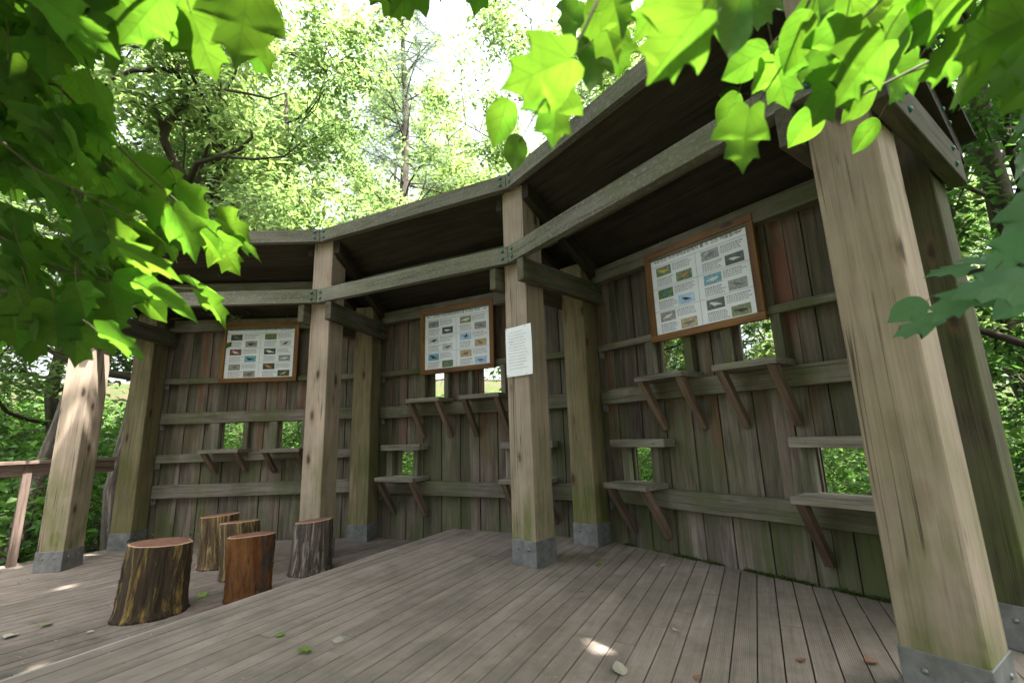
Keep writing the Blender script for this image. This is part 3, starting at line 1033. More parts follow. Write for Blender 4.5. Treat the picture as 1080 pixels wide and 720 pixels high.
# near leaves: u, v, length px, heading, shape
LEFT = [  # u, v, length px, heading, shape
    (258, 26, 92, 100, 0), (215, 48, 70, 80, 0), (272, 55, 55, 60, 0), (235, 8, 60, 120, 1), (185, 12, 70, 140, 0), (150, 20, 75, 150, 0),
    (240, 268, 50, 62, 0), (262, 258, 44, 25, 0), (222, 252, 52, 50, 0), (248, 240, 46, 30, 0), (198, 246, 62, 70, 0),
    (160, 276, 68, 35, 0), (132, 262, 60, 60, 0), (150, 300, 58, 25, 1), (185, 318, 62, 35, 1), (226, 322, 52, 50, 0), (212, 299, 48, 12, 1),
    (158, 320, 52, 50, 1), (120, 322, 56, 75, 0), (95, 318, 56, 100, 0), (132, 360, 62, 22, 0), (80, 362, 58, 110, 0), (108, 352, 52, 75, 0), (60, 340, 60, 120, 0),
    (190, 195, 46, 30, 0), (165, 188, 52, 50, 0), (125, 188, 46, 60, 0), (205, 215, 50, 55, 0), (172, 225, 56, 40, 0), (62, 212, 50, 60, 0), (100, 245, 60, 70, 0),
    (120, 52, 56, 80, 0), (112, 115, 56, 70, 0), (85, 160, 60, 60, 0), (40, 330, 60, 100, 0), (15, 345, 58, 110, 0)]
RIGHT = [
    (570, 76, 88, 172, 0), (640, 34, 66, 58, 0), (622, 66, 64, 105, 0), (652, 58, 46, 80, 0), (586, 118, 74, 98, 0), (528, 128, 58, 112, 1), (543, 160, 44, 96, 1), (648, 5, 70, 70, 0), (600, 20, 44, 120, 0),
    (712, 48, 92, 128, 0), (690, 10, 70, 140, 0), (745, 20, 66, 120, 0), (772, 24, 82, 112, 1), (785, 66, 62, 158, 1), (822, 84, 62, 60, 0), (818, 57, 30, 100, 1), (784, 146, 70, 92, 0), (768, 118, 48, 118, 1), (770, 100, 24, 185, 1),
    (838, 42, 66, 118, 1), (800, 6, 56, 100, 0), (862, 15, 58, 70, 0), (900, 20, 62, 60, 0), (880, 52, 66, 90, 0), (850, 68, 40, 95, 1), (905, 75, 74, 125, 0), (935, 55, 70, 130, 0), (872, 100, 66, 118, 0), (905, 108, 52, 125, 1),
    (912, 143, 44, 128, 1), (848, 132, 52, 116, 1), (950, 85, 56, 130, 0), (960, 30, 66, 140, 0), (925, 8, 60, 100, 0), (1000, 62, 70, 150, 0), (985, 20, 70, 130, 0), (1040, 40, 80, 150, 0), (1020, 90, 66, 140, 0), (1062, 75, 70, 120, 0), (1060, 10, 80, 120, 0)]

# gaps cut in the unseen foliage above so sun reaches chosen leaves and spots
GAPS = []
for u, v, l, a, sh_ in LEFT:
    if (v > 235 and u > 125) or (u > 200 and v < 60): GAPS.append((*shadow_xy(px(u, v, .128 * FPX / (l * .86))), .11 if v > 100 else .20, px(u, v, .128 * FPX / (l * .86))[2]))
for u, v, l, a, sh_ in RIGHT:
    if u < 970: GAPS.append((*shadow_xy(px(u, v, .113 * FPX / (l * .85))), .16, px(u, v, .113 * FPX / (l * .85))[2]))
GAPS += [(*s_, 0.0) for s_ in SPOTS]
GAPS = np.array(GAPS)


def in_gap(P, k=1.0):
    q = shadow_xy(P)
    d2 = ((q[:, None, :] - GAPS[None, :, :2]) ** 2).sum(2)
    return ((d2 < (k * GAPS[None, :, 2]) ** 2) & (P[:, None, 2] > GAPS[None, :, 3] + .03)).any(1)


# ------------------------------------------------------------------ ground
def ground_z(x, y):
    r = math.hypot(x + .5, y - 1.5)
    back = max(0.0, y - 8.5)
    left = max(0.0, -x - 7.5)
    h = -.95 + .16 * back + .05 * left + .02 * max(0, r - 8)
    h = min(h, 7 + .02 * r)
    return h + .10 * math.sin(x * .9) * math.cos(y * .8) * min(1, r / 8)


xs = sorted(set([-400, -250, -150, -90, -60] + [i * 1.5 for i in range(-28, 29)] + [60, 90, 150, 250, 400]))
b = MB()
V = [(x, y, ground_z(x, y)) for x in xs for y in xs]
n_ = len(xs)
b.add(V, [(i * n_ + j, (i + 1) * n_ + j, (i + 1) * n_ + j + 1, i * n_ + j + 1) for i in range(n_ - 1) for j in range(n_ - 1)], V, .5, True)
t_ = NT('forest_floor')
gp = t_.n('ShaderNodeNewGeometry').outputs['Position']
nz1 = t_.noise(gp, .8, 6, .6); nz2 = t_.noise(gp, 14, 5, .7)
colt = t_.ramp(nz2, [(.3, (.03, .026, .016)), (.7, (.09, .072, .04))])
colt = t_.mix(t_.rng(nz1, .42, .6), colt, (.03, .055, .012))
M['ground'] = t_.done(t_.bsdf(colt, .95, .1, t_.bump(nz2, .8, .05)))
tag(b.build('ground', M['ground'], None, (0, 0, 0)), None, None, None, 'structure')

# ------------------------------------------------------------------ foliage
M['leaf_near'] = leaf_mat('near_leaf', (.045, .11, .016), (.175, .40, .026), .5, .62, .28, True, .2)
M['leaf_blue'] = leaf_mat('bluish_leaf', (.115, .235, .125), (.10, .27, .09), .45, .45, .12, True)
M['leaf_a'] = leaf_mat('chestnut_leaf', (.105, .165, .055), (.27, .40, .11), .5, .5, .4)
M['leaf_b'] = leaf_mat('broad_leaf', (.105, .165, .06), (.26, .40, .12), .5, .5, .4)
M['leaf_c'] = leaf_mat('dark_leaf', (.035, .085, .018), (.08, .19, .03), .5, .45, .4)
M['leaf_d'] = leaf_mat('shrub_leaf', (.06, .135, .028), (.15, .31, .05), .5, .45, .45)
M['needle'] = leaf_mat('conifer_needles', (.09, .13, .08), (.18, .26, .14), .5, .35, .3)
M['trunk'] = bark('dark_tree_bark', (.025, .02, .015), (.105, .085, .065), (10, 10, 2.0), (.05, .06, .025))
M['trunk_pale'] = bark('pale_flaking_bark', (.045, .037, .032), (.15, .125, .105), (9, 9, 2.5), None, (.26, .22, .19))
M['trunk_conifer'] = bark('conifer_bark', (.035, .028, .024), (.12, .10, .085), (10, 10, 4.0))
M['twig'] = plain('green_twig', (.09, .085, .035), .7, .3)


def quads_mesh(name, P, mat, gc=None):
    """P (n, 4, 3) leaf quads folded along the midrib: base, side, tip, side -> two triangles"""
    n = len(P)
    m = bpy.data.meshes.new(name)
    V = P.reshape(-1, 3).astype(np.float32)
    m.vertices.add(len(V)); m.vertices.foreach_set('co', V.ravel())
    i = np.arange(n) * 4
    tri = np.stack([i, i + 1, i + 2, i, i + 2, i + 3], 1).reshape(-1).astype(np.int32)
    m.loops.add(len(tri)); m.loops.foreach_set('vertex_index', tri)
    m.polygons.add(2 * n)
    m.polygons.foreach_set('loop_start', np.arange(2 * n, dtype=np.int32) * 3)
    m.polygons.foreach_set('loop_total', np.full(2 * n, 3, dtype=np.int32))
    m.update(); m.validate()
    m.materials.append(mat)
    return m


def leaf_quads(C, length, width, rs, up=.7, fold=.25, droop=.5, outdir=None):
    """leaves with random headings, mostly facing up, drooping at the tips"""
    n = len(C)
    a = rs.uniform(0, 2 * np.pi, n)
    d = np.stack([np.cos(a), np.sin(a), -droop * rs.uniform(0, 1.4, n)], 1)
    if outdir is not None: d = d + outdir * .8
    d /= np.linalg.norm(d, axis=1, keepdims=True)
    nn = rs.normal(size=(n, 3)) * (1 - up); nn[:, 2] += up
    s = np.cross(d, nn); s /= np.linalg.norm(s, axis=1, keepdims=True)
    nn = np.cross(s, d)
    L = (length * rs.uniform(.65, 1.25, n))[:, None]; Wd = (width * rs.uniform(.7, 1.2, n))[:, None]
    mid = C + d * L * .48
    return np.stack([C, mid + s * Wd * .5 + nn * Wd * fold, C + d * L - nn * L * .08, mid - s * Wd * .5 + nn * Wd * fold], 1)


def broadleaf(seed, height, crown_r, nleaf, leaf, mat, name, tr=.13, clear=.35, lean=(0, 0), bmat='trunk', spread=.38, up=.62, place=None):
    """tapered trunk, limbs, sub-branches and twigs; leaves sit round the twigs. Returns (trunk mesh, crown mesh)"""
    rs = np.random.default_rng(seed)
    random.seed(seed)
    tb = MB()
    nseg = 9
    tp = [np.zeros(3)]
    for i in range(1, nseg + 1):
        f = i / nseg
        tp.append(np.array([lean[0] * f + rs.normal() * .05 * height / 8, lean[1] * f + rs.normal() * .05 * height / 8, height * .92 * f]))
    tp[0][2] = -.3
    tb.tube(tp, [tr * (1.25 if i == 0 else 1) * (1 - .85 * i / nseg) + .012 for i in range(nseg + 1)], 9)
    tips = []
    nl = 13

    def crooked(p, d, ln, r0, n, bend=.22):
        pts = [p]; dd = d.copy()
        for i in range(n):
            dd = nrm(dd + rs.normal(size=3) * bend + np.array([0, 0, .05]))
            pts.append(pts[-1] + dd * ln / n)
        tb.tube(pts, [r0 * (1 - .8 * i / n) for i in range(n + 1)], 5, cap=False)
        return pts
    for i in range(nl):
        f = clear + (1 - clear) * (i + rs.uniform(0, .7)) / nl
        k = min(int(f * nseg), nseg - 1)
        p = tp[k] + (tp[k + 1] - tp[k]) * (f * nseg - k)
        a = i * 2.4 + rs.uniform(-.4, .4)
        rise = rs.uniform(.15, .75)
        d = nrm((math.cos(a), math.sin(a), rise))
        ln = crown_r * (1.05 - .55 * abs(f - clear - .2)) * rs.uniform(.75, 1.1)
        r0 = tr * .42 * (1 - .6 * f)
        L1_ = crooked(p, d, ln, r0, 6)
        for j in range(7):
            q = rs.uniform(.28, 1.0); kk = min(int(q * 6), 5)
            p2 = L1_[kk] + (L1_[kk + 1] - L1_[kk]) * (q * 6 - kk)
            d2 = nrm(nrm(L1_[kk + 1] - L1_[kk]) + rs.normal(size=3) * .75 + np.array([0, 0, -.05]))
            L2_ = crooked(p2, d2, crown_r * rs.uniform(.28, .5), r0 * .38, 4, .3)
            for m_ in range(4):
                q2 = rs.uniform(.3, 1); k2 = min(int(q2 * 4), 3)
                p3 = L2_[k2] + (L2_[k2 + 1] - L2_[k2]) * (q2 * 4 - k2)
                d3 = nrm(nrm(L2_[k2 + 1] - L2_[k2]) + rs.normal(size=3) * .8)
                L3_ = crooked(p3, d3, crown_r * rs.uniform(.10, .22), r0 * .14, 2, .3)
                tips.append((L3_[0], L3_[-1]))
    T = np.array([t[0] for t in tips]); E_ = np.array([t[1] for t in tips])
    k = rs.integers(0, len(T), nleaf)
    q = rs.uniform(.0, 1.15, nleaf)[:, None]
    C = T[k] + (E_[k] - T[k]) * q + rs.normal(size=(nleaf, 3)) * np.array([spread, spread, spread * .6]) * (crown_r / 7.5)
    if place is not None:
        G_ = C + np.asarray(place)
        C = C[~(in_gap(G_) | ((G_[:, 1] > 0) & (G_[:, 2] - 1 < 1.35 * np.hypot(G_[:, 0] * .7, G_[:, 1]))))]
    P = leaf_quads(C, leaf[0], leaf[1], rs, up)
    tm = tb.mesh(name + '_trunk'); tm.materials.append(M[bmat])
    return tm, quads_mesh(name + '_crown', P, mat)


def conifer(seed, height):
    rs = np.random.default_rng(seed); random.seed(seed)
    tb = MB()
    n = 14
    tp = [np.array([.05 * math.sin(i * .9) - .02 * i, .04 * math.cos(i * 1.3), height * i / n - (.3 if i == 0 else 0)]) for i in range(n + 1)]
    tb.tube(tp, [.22 * (1 - .9 * i / n) + .012 for i in range(n + 1)], 9)
    cents, dirs = [], []
    z = 2.6
    while z < height * .985:
        for j in range(rs.integers(3, 6)):
            f = z / height; k = min(int(f * n), n - 1)
            p = tp[k] + (tp[k + 1] - tp[k]) * (f * n - k)
            a = rs.uniform(0, 6.283)
            ln = (1.0 - .80 * f) * height * .235 * rs.uniform(.55, 1.1)
            d = nrm((math.cos(a), math.sin(a), rs.uniform(-.05, .35)))
            pts = [p]; dd = d.copy()
            for i in range(6):
                dd = nrm(dd + rs.normal(size=3) * .10 + np.array([0, 0, .03])); pts.append(pts[-1] + dd * ln / 6)
            tb.tube(pts, [.042 * (1 - f * .6) * (1 - .8 * i / 6) + .003 for i in range(7)], 5, cap=False)
            for i in range(2, 7):
                for sgn in (-1, 1):
                    if rs.uniform() < .55: continue
                    sd = nrm(np.cross(dd, (0, 0, 1)) * sgn + dd * .5 + rs.normal(size=3) * .2)
                    e2 = pts[i] + sd * ln * .22 * rs.uniform(.5, 1)
                    tb.tube([pts[i], e2], [.008, .002], 4, cap=False)
                    if f > .5 or rs.uniform() < .08:
                        for q in (.35, .6, .8, 1.0): cents.append(pts[i] + (e2 - pts[i]) * q); dirs.append(sd)
                if f > .5 or rs.uniform() < .05: cents.append(pts[i]); dirs.append(dd)
        z += rs.uniform(.35, .65)
    cents = np.array(cents); dirs = np.array(dirs)
    per = 16
    C = np.repeat(cents, per, 0) + rs.normal(size=(len(cents) * per, 3)) * .07
    P = leaf_quads(C, .13, .012, rs, .4, .0, .3, np.repeat(dirs, per, 0))
    tm = tb.mesh('conifer_trunk'); tm.materials.append(M['trunk_conifer'])
    return tm, quads_mesh('conifer_crown', P, M['needle'])


def shrub(seed, r, h, nleaf, leaf, mat):
    rs = np.random.default_rng(seed); random.seed(seed)
    tb = MB(); tips = []
    for i in range(11):
        a = rs.uniform(0, 6.28); d = nrm((math.cos(a) * .6, math.sin(a) * .6, 1))
        pts = [np.array([math.cos(a) * .08, math.sin(a) * .08, -.15])]
        for k in range(5):
            d = nrm(d + rs.normal(size=3) * .25 + np.array([math.cos(a) * .1, math.sin(a) * .1, -.05])); pts.append(pts[-1] + d * h * rs.uniform(.7, 1.05) / 5)
        tb.tube(pts, [.014 * (1 - .8 * k / 5) for k in range(6)], 5, cap=False)
        for k in range(1, 6):
            for j in range(4):
                e2 = pts[k] + rs.normal(size=3) * np.array([.33, .33, .22]) * r
                tb.tube([pts[k], e2], [.005, .002], 4, cap=False); tips.append((pts[k], e2))
    T = np.array([t[0] for t in tips]); E_ = np.array([t[1] for t in tips])
    k = rs.integers(0, len(T), nleaf)
    C = T[k] + (E_[k] - T[k]) * rs.uniform(.2, 1.2, nleaf)[:, None] + rs.normal(size=(nleaf, 3)) * .10 * r
    P = leaf_quads(C, leaf[0], leaf[1], rs, .6)
    tm = tb.mesh('shrub_stems'); tm.materials.append(M['trunk'])
    return tm, quads_mesh('shrub_leaves', P, mat)


def tree_proto(name, meshes, label, group, cat='tree', parts=('trunk', 'crown')):
    root = empty(name, (0, 0, 0), label, cat, group)
    for nm, m in zip(parts, meshes): link_mesh(nm, m, root)
    return root


PROTO = {
    'a': (lambda: broadleaf(21, 11.0, 3.6, 22000, (.165, .056), M['leaf_a'], 'chestnut', .24, .20), 'broadleaf_tree'),
    'b': (lambda: broadleaf(22, 9.5, 3.0, 20000, (.12, .06), M['leaf_b'], 'broadleaf', .13, .25), 'broadleaf_tree'),
    'c': (lambda: broadleaf(23, 10.0, 3.2, 30000, (.12, .07), M['leaf_c'], 'darkleaf', .15, .18), 'broadleaf_tree'),
    'd': (lambda: broadleaf(24, 7.0, 2.2, 14000, (.11, .05), M['leaf_b'], 'slender', .095, .58, (-.5, 1.2), 'trunk_pale'), 'slender_tree'),
    'e': (lambda: broadleaf(25, 9.0, 3.4, 30000, (.15, .085), M['leaf_c'], 'canopy', .16, .40, (0, 0), 'trunk', .5, .8), 'broadleaf_tree'),
}
USED = {}
GROUP = 'forest trees round the hide'


def tree(kind, loc, rz, sc, label, group=GROUP):
    if kind not in USED:
        fn, nm = PROTO[kind]
        r = tree_proto(nm, fn(), label, group)
        r.location = loc; r.rotation_euler = (0, 0, rz); r.scale = (sc,) * 3
        USED[kind] = r
        return r
    return copy_thing(USED[kind], loc, rz, sc, label, group)


def tree_px(kind, u, v, dist, rz, sc, label, dz=0.0, group=GROUP):
    x, y, _ = az_at(u, v, dist, 0)
    return tree(kind, (x, y, ground_z(x, y) + dz), rz, sc, label, group)


# trees one can tell apart
BIG = tree_px('a', 225, 200, 9.0, .4, 1.05, 'large leafy tree with dark crooked limbs behind the left bay of the hide')
tree_px('b', 575, 120, 10.0, 1.0, 1.15, 'bright leafy tree rising behind the roof beside the conifer')
tree_px('a', 700, 60, 9.5, 2.6, .95, 'leafy tree rising behind the right bay roof, mostly hidden by near leaves')
tree_px('d', 113, 520, 7.6, 0, 1.0, 'slender pale-barked tree seen between the two leftmost posts')
tree_px('d', 8, 500, 8.6, 5.6, 1.05, 'thin leaning tree beyond the railing at the left edge')
tree_px('b', 60, 420, 12.5, 4.0, 1.0, 'leafy tree filling the gap beyond the railing')
tree_px('c', 1075, 250, 6.8, .9, .95, 'dark-leaved tree beyond the right end of the hide')
tree_px('c', 1040, 200, 12.0, 3.9, 1.2, 'tall dark tree behind the right-hand end post')
tree_px('b', 330, 200, 16.0, 2.2, 1.25, 'paler leafy tree between the dark-limbed tree and the conifer')
tree_px('b', 300, 200, 11.0, 5.2, 1.15, 'light green tree crowding the dark-limbed tree from the right')
con = tree_proto('conifer_tree', conifer(31, 17.0), 'tall conifer with bare whorled branches above the middle bay roof', GROUP)
tree_px('b', 415, 200, 23.0, 1.7, 1.7, 'pale distant tree behind the conifer trunk')
tree_px('a', 480, 150, 19.0, 3.3, 1.3, 'pale leafy tree just right of the conifer and beyond it')
x, y, _ = az_at(431, 215, 13.0, 0)
con.location = (x, y, ground_z(x, y))

# farther wood: repeats nobody could tell apart
FAR = 'distant trees of the surrounding wood'
random.seed(77)
far_lab = 'background woodland tree seen only as part of the leafy mass'
for i in range(26):
    a = math.radians(random.uniform(-78, 70) if i < 20 else random.uniform(100, 260))
    d = random.uniform(17, 34)
    if abs(a - math.radians(-13)) < .07: a += .2                 # keeps the gap of open sky round the conifer
    if abs(a - math.radians(-3)) < .12: a += .26
    x, y = d * math.sin(a), d * math.cos(a)
    tree(random.choice('abbc'), (x, y, ground_z(x, y) - .3), random.uniform(0, 6), random.uniform(.85, 1.15), far_lab, FAR)

# overhead canopy that shades the clearing (behind and beside the camera)
CAN = 'canopy trees standing round the clearing behind the camera, the leaning ones added unseen for shade'
for (x, y, rz, sc) in CANOPY:
    tree('e', (x, y, ground_z(x, y)), rz, sc, 'tall canopy tree shading the clearing from behind the camera', CAN)
for i, (x, y, tx, ty, cr) in enumerate(LEANING):  # unseen trees added to shade the deck, crowns thinned to let sun through
    z = ground_z(x, y)
    r = tree_proto('broadleaf_tree', broadleaf(60 + i, 12.0, cr, 40000, (.14, .085), M['leaf_c'], 'added_leaning_canopy', .11, .62, ((tx - x) / .78, (ty - y) / .78), 'trunk', .5, .85, (x, y, z)),
                   'tall unseen canopy tree leaning over the deck, crown shaped to steer sun and shade', CAN)
    r.location = (x, y, z)

# shrubs on the slope behind the hide
sh = [tree_proto('shrub', shrub(41, 1.0, 1.7, 5200, (.085, .045), M['leaf_d']), None, None, 'shrub', ('stems', 'foliage')),
      tree_proto('shrub', shrub(42, 1.1, 1.3, 6000, (.075, .03), M['leaf_d']), None, None, 'shrub', ('stems', 'foliage'))]
SG = 'shrubs growing behind and beside the hide'
random.seed(5)
first = [True, True]
spots = []
for i in range(11):                                              # a belt just behind the walls
    th = .35 + i * (1.95 / 10)
    r = 8.6 + random.uniform(-.4, .5)
    spots.append((-3.147 + r * math.cos(th), -.03 + r * math.sin(th), random.uniform(.85, 1.15), 'leafy shrub close behind the hide wall, glimpsed through its peep windows'))
for i in range(12):
    th = .25 + i * (2.3 / 11)
    r = 10.8 + random.uniform(-.8, .9)
    spots.append((-3.147 + r * math.cos(th), -.03 + r * math.sin(th), random.uniform(1.0, 1.45), 'leafy shrub on the slope behind the hide, glimpsed through its peep windows'))
for (u, d, s_) in ((15, 7.0, 1.0), (45, 8.6, 1.15), (95, 6.9, .9), (108, 9.5, 1.2), (-40, 8.0, 1.2), (20, 11, 1.5), (70, 11.5, 1.5), (-90, 7, 1.2), (-30, 6.2, .8), (0, 9.5, 1.6), (40, 10.2, 1.6), (85, 10.5, 1.6), (118, 8.2, 1.3), (60, 8.0, 1.3), (-60, 10, 1.7), (25, 13, 2.0), (60, 13.5, 2.0), (100, 13, 2.0), (-15, 13, 2.0), (10, 16, 2.4), (80, 16, 2.4), (45, 17, 2.6), (120, 15, 2.2)):
    x, y, _ = az_at(u, 500, d, 0); spots.append((x, y, s_, 'bright leafy shrub below the railing at the left edge of the deck'))
for (x, y, s_) in ((4.3, 3.1, 1.3), (5.0, 4.4, 1.4), (4.0, 4.0, 1.1), (5.6, 3.0, 1.5), (3.9, 2.2, 1.1), (6.5, 5.2, 1.6)):
    spots.append((x, y, s_, 'shaded leafy shrub beyond the right end of the hide'))
for i in range(16):
    th = .3 + i * (2.2 / 15)
    r = 13.5 + random.uniform(-1.2, 1.6)
    spots.append((-3.147 + r * math.cos(th), -.03 + r * math.sin(th), random.uniform(1.3, 1.9), 'leafy shrub on the slope behind the hide, glimpsed through its peep windows'))
rail_p0, rail_out = np.array([-4.80, 5.60]), np.array([-.806, .592])
spots = [q for q in spots if 'railing' not in q[3] or (np.array(q[:2]) - rail_p0) @ rail_out > .8 * q[2] + .25]
for i, (x, y, s_, lab) in enumerate(spots):
    k = i % 2
    z = ground_z(x, y)
    rz = random.uniform(0, 6)
    if first[k]:
        first[k] = False
        r = sh[k]; r.location = (x, y, z); r.rotation_euler = (0, 0, rz); r.scale = (s_,) * 3
        tag(r, lab, None, SG)
    else: copy_thing(sh[k], (x, y, z), rz, s_, lab, SG)

# crooked dark limbs of the big tree that show against the sky
bpy.context.view_layer.update()
lb = MB()
tx, ty = BIG.location[0], BIG.location[1]
for pts, r0, r1 in (([(204, 215, 6.9), (198, 195, 6.7), (184, 172, 6.6), (172, 146, 6.5), (178, 128, 6.5), (196, 108, 6.4), (200, 95, 6.4), (187, 74, 6.4), (184, 48, 6.4), (182, 20, 6.5), (190, -20, 6.6)], .075, .035),
                    ([(175, 143, 6.5), (166, 122, 6.4), (160, 104, 6.4), (148, 92, 6.3)], .040, .018), ([(187, 74, 6.4), (168, 74, 6.2), (140, 74, 6.1), (120, 82, 6.1), (104, 94, 6.0)], .045, .018),
                    ([(200, 95, 6.4), (215, 97, 6.3), (238, 95, 6.2), (248, 78, 6.2), (251, 66, 6.2)], .034, .012), ([(238, 95, 6.2), (262, 99, 6.1), (284, 104, 6.0), (302, 98, 6.0)], .02, .008),
                    ([(198, 195, 6.7), (208, 172, 6.5), (232, 165, 6.4), (252, 158, 6.4), (266, 145, 6.3), (264, 128, 6.3)], .045, .014), ([(232, 165, 6.4), (270, 168, 6.2), (300, 165, 6.1), (318, 150, 6.1)], .022, .008),
                    ([(172, 146, 6.5), (150, 130, 6.3), (128, 112, 6.2)], .02, .008)):
    P = [px(*q) for q in pts]
    if pts[0][1] == 215: P = [np.array([tx, ty, 2.6]), (np.array([tx, ty, 3.0]) + P[0]) / 2] + P
    lb.tube(P, [r0 + (r1 - r0) * i / (len(P) - 1) for i in range(len(P))], 8)
ob = lb.build('limb', M['trunk'], None, (0, 0, 0))
ob.parent = BIG
ob.matrix_parent_inverse = BIG.matrix_world.inverted()

# ground cover on the slope
rs = np.random.default_rng(8)
N_ = 90000
dd_ = 6.8 + 30 * rs.uniform(0, 1, N_) ** 1.5
aa_ = np.radians(rs.uniform(-85, 75, N_))
X_, Y_ = dd_ * np.sin(aa_), dd_ * np.cos(aa_)
ok = ((X_ + 3.147) ** 2 + (Y_ + .03) ** 2 > 6.55 ** 2) & ((X_ > -4.6) | ((np.stack([X_, Y_], 1) - rail_p0) @ rail_out > .15))
X_, Y_ = X_[ok], Y_[ok]
Z_ = np.array([ground_z(a_, b_) for a_, b_ in zip(X_, Y_)]) + np.abs(rs.normal(size=len(X_))) * .22
Q = leaf_quads(np.stack([X_, Y_, Z_], 1), .20, .11, rs, .6)
o = bpy.data.objects.new('undergrowth', quads_mesh('undergrowth', Q, M['leaf_d'])); COL.objects.link(o)
tag(o, 'leafy undergrowth covering the slope round the hide', None, None, 'stuff')

# ------------------------------------------------------------------ near leaves hanging into the picture
LEAF = [(0, 0), (.07, -.06), (.18, -.10), (.29, -.06), (.33, .04), (.36, .14), (.45, .22), (.54, .35), (.59, .51), (.47, .47), (.36, .50), (.30, .57), (.33, .68), (.36, .81), (.25, .79), (.15, .87), (.07, .96), (0, 1.06)]
OVAL = [(0, 0), (.09, .0), (.20, .05), (.30, .16), (.36, .30), (.38, .44), (.36, .56), (.31, .68), (.24, .78), (.15, .88), (.06, .97), (0, 1.04)]


def add_leaf(mb, base, tip, up, L, rs, shape=LEAF, fold=.16, droop=.18):
    d = nrm(tip); s = nrm(np.cross(d, up)); n = np.cross(s, d)
    wv = rs.uniform(-.06, .06, 3); asym = rs.uniform(.9, 1.1)
    half = []
    V, G = [], []
    fo = fold * rs.uniform(.3, 1.5); dr = droop * rs.uniform(.1, 1.6)
    sf = rs.uniform(.92, 1.08)

    def P(u, v):
        z = fo * abs(u) - dr * max(v, 0) ** 2 + .05 * math.sin(6 * v + wv[0] * 50) * abs(u) * 2 - .18 * u * u
        return base + (s * u * sf + d * v + n * z) * L
    # rows across the blade keep the outline and the fold
    k = len(shape)
    faces = []
    mid = [(0, min(max(v, 0.0), 1.0) if i not in (0, k - 1) else v) for i, (u, v) in enumerate(shape)]
    order = np.argsort([m[1] for m in mid], kind='stable')
    for sgn in (1, -1):
        b0 = len(V)
        for u, v in shape:
            j = rs.normal(0, .010)
            uu = u * (asym if sgn > 0 else 2 - asym)
            V.append(P(sgn * uu, v + (j if u > 0 else 0))); G.append((sgn * uu, v, 0))
        m0 = len(V)
        for i in range(k):
            V.append(P(0, i / (k - 1) * 1.06)); G.append((0, i / (k - 1) * 1.06, 0))
        q0 = len(V)
        for i in range(k):
            u, v = shape[i][0] * .5, (shape[i][1] + i / (k - 1) * 1.06) / 2
            V.append(P(sgn * u, v)); G.append((sgn * u, v, 0))
        for i in range(k - 1):
            f1 = (b0 + i, b0 + i + 1, q0 + i + 1, q0 + i); f2 = (q0 + i, q0 + i + 1, m0 + i + 1, m0 + i)
            faces += [f1, f2] if sgn > 0 else [f1[::-1], f2[::-1]]
    mb.add(V, faces, G, rs.uniform(), True)


def im_dir(ang, toward=0.0):               # direction across the picture: 0 right, 90 down; toward > 0 leans to the camera
    a = math.radians(ang)
    return nrm(CX * math.cos(a) - CU * math.sin(a) - CF * toward)


def hero(mb, tw, u, v, lpx, ang, rs, L=.14, upv=None, shape=LEAF, toward=-.45, face=.6, depth=None):
    dep = L * FPX / lpx if depth is None else depth
    L = dep * lpx / FPX
    c = px(u, v, dep)
    d = im_dir(ang, toward + rs.normal() * .15)
    up = nrm(CF * face + np.array([0, 0, .8]) + rs.normal(size=3) * .16) if upv is None else nrm(upv)
    base = c - d * L * .48
    add_leaf(mb, base, d, up, L, rs, shape)
    st = base - d * L * rs.uniform(.25, .45) + np.array([0, 0, rs.uniform(.0, .03)])
    mid = (base + st) / 2 + np.array([0, 0, .004])
    tw.tube([base + d * L * .01, mid, st], [.0011, .0012, .0016], 5, cap=False)
    return st


def twig(tw, pts, r0=.004, r1=.0015):
    P = [px(*p) for p in pts]
    tw.tube(P, [r0 + (r1 - r0) * i / (len(P) - 1) for i in range(len(P))], 6)


def leafy_bole(root, base, top, r, limbs):
    tb = MB()
    pts = [np.array(base) + (np.array(top) - np.array(base)) * f + np.array([.03 * math.sin(5 * f), .03 * math.cos(4 * f), 0]) for f in np.linspace(0, 1, 9)]
    tb.tube(pts, [r * (1.2 - .7 * f) for f in np.linspace(0, 1, 9)], 10)
    tb.build('trunk', M['trunk'], root)
    lb = MB()
    for L in limbs:
        P = [np.array(p, float) for p in L]
        lb.tube(P, [.022 * (1 - .75 * i / (len(P) - 1)) + .003 for i in range(len(P))], 7)
    lb.build('branch', M['trunk'], root)


rs = np.random.default_rng(101)
# --- tree at the left, its branches hang across the upper left corner
root = empty('overhanging_tree', (-3.4, -1.6, -.95), 'big-leaved tree hanging over the upper left corner, dark inside with bright leaf tips', 'tree')
lv, tw = MB(), MB()
sts = []
for u, v, l, a, sh_ in LEFT:
    sts.append(hero(lv, tw, u, v, l * .86, a + rs.uniform(-8, 8), rs, .128, shape=OVAL if sh_ else LEAF, face=rs.uniform(.25, .6)))
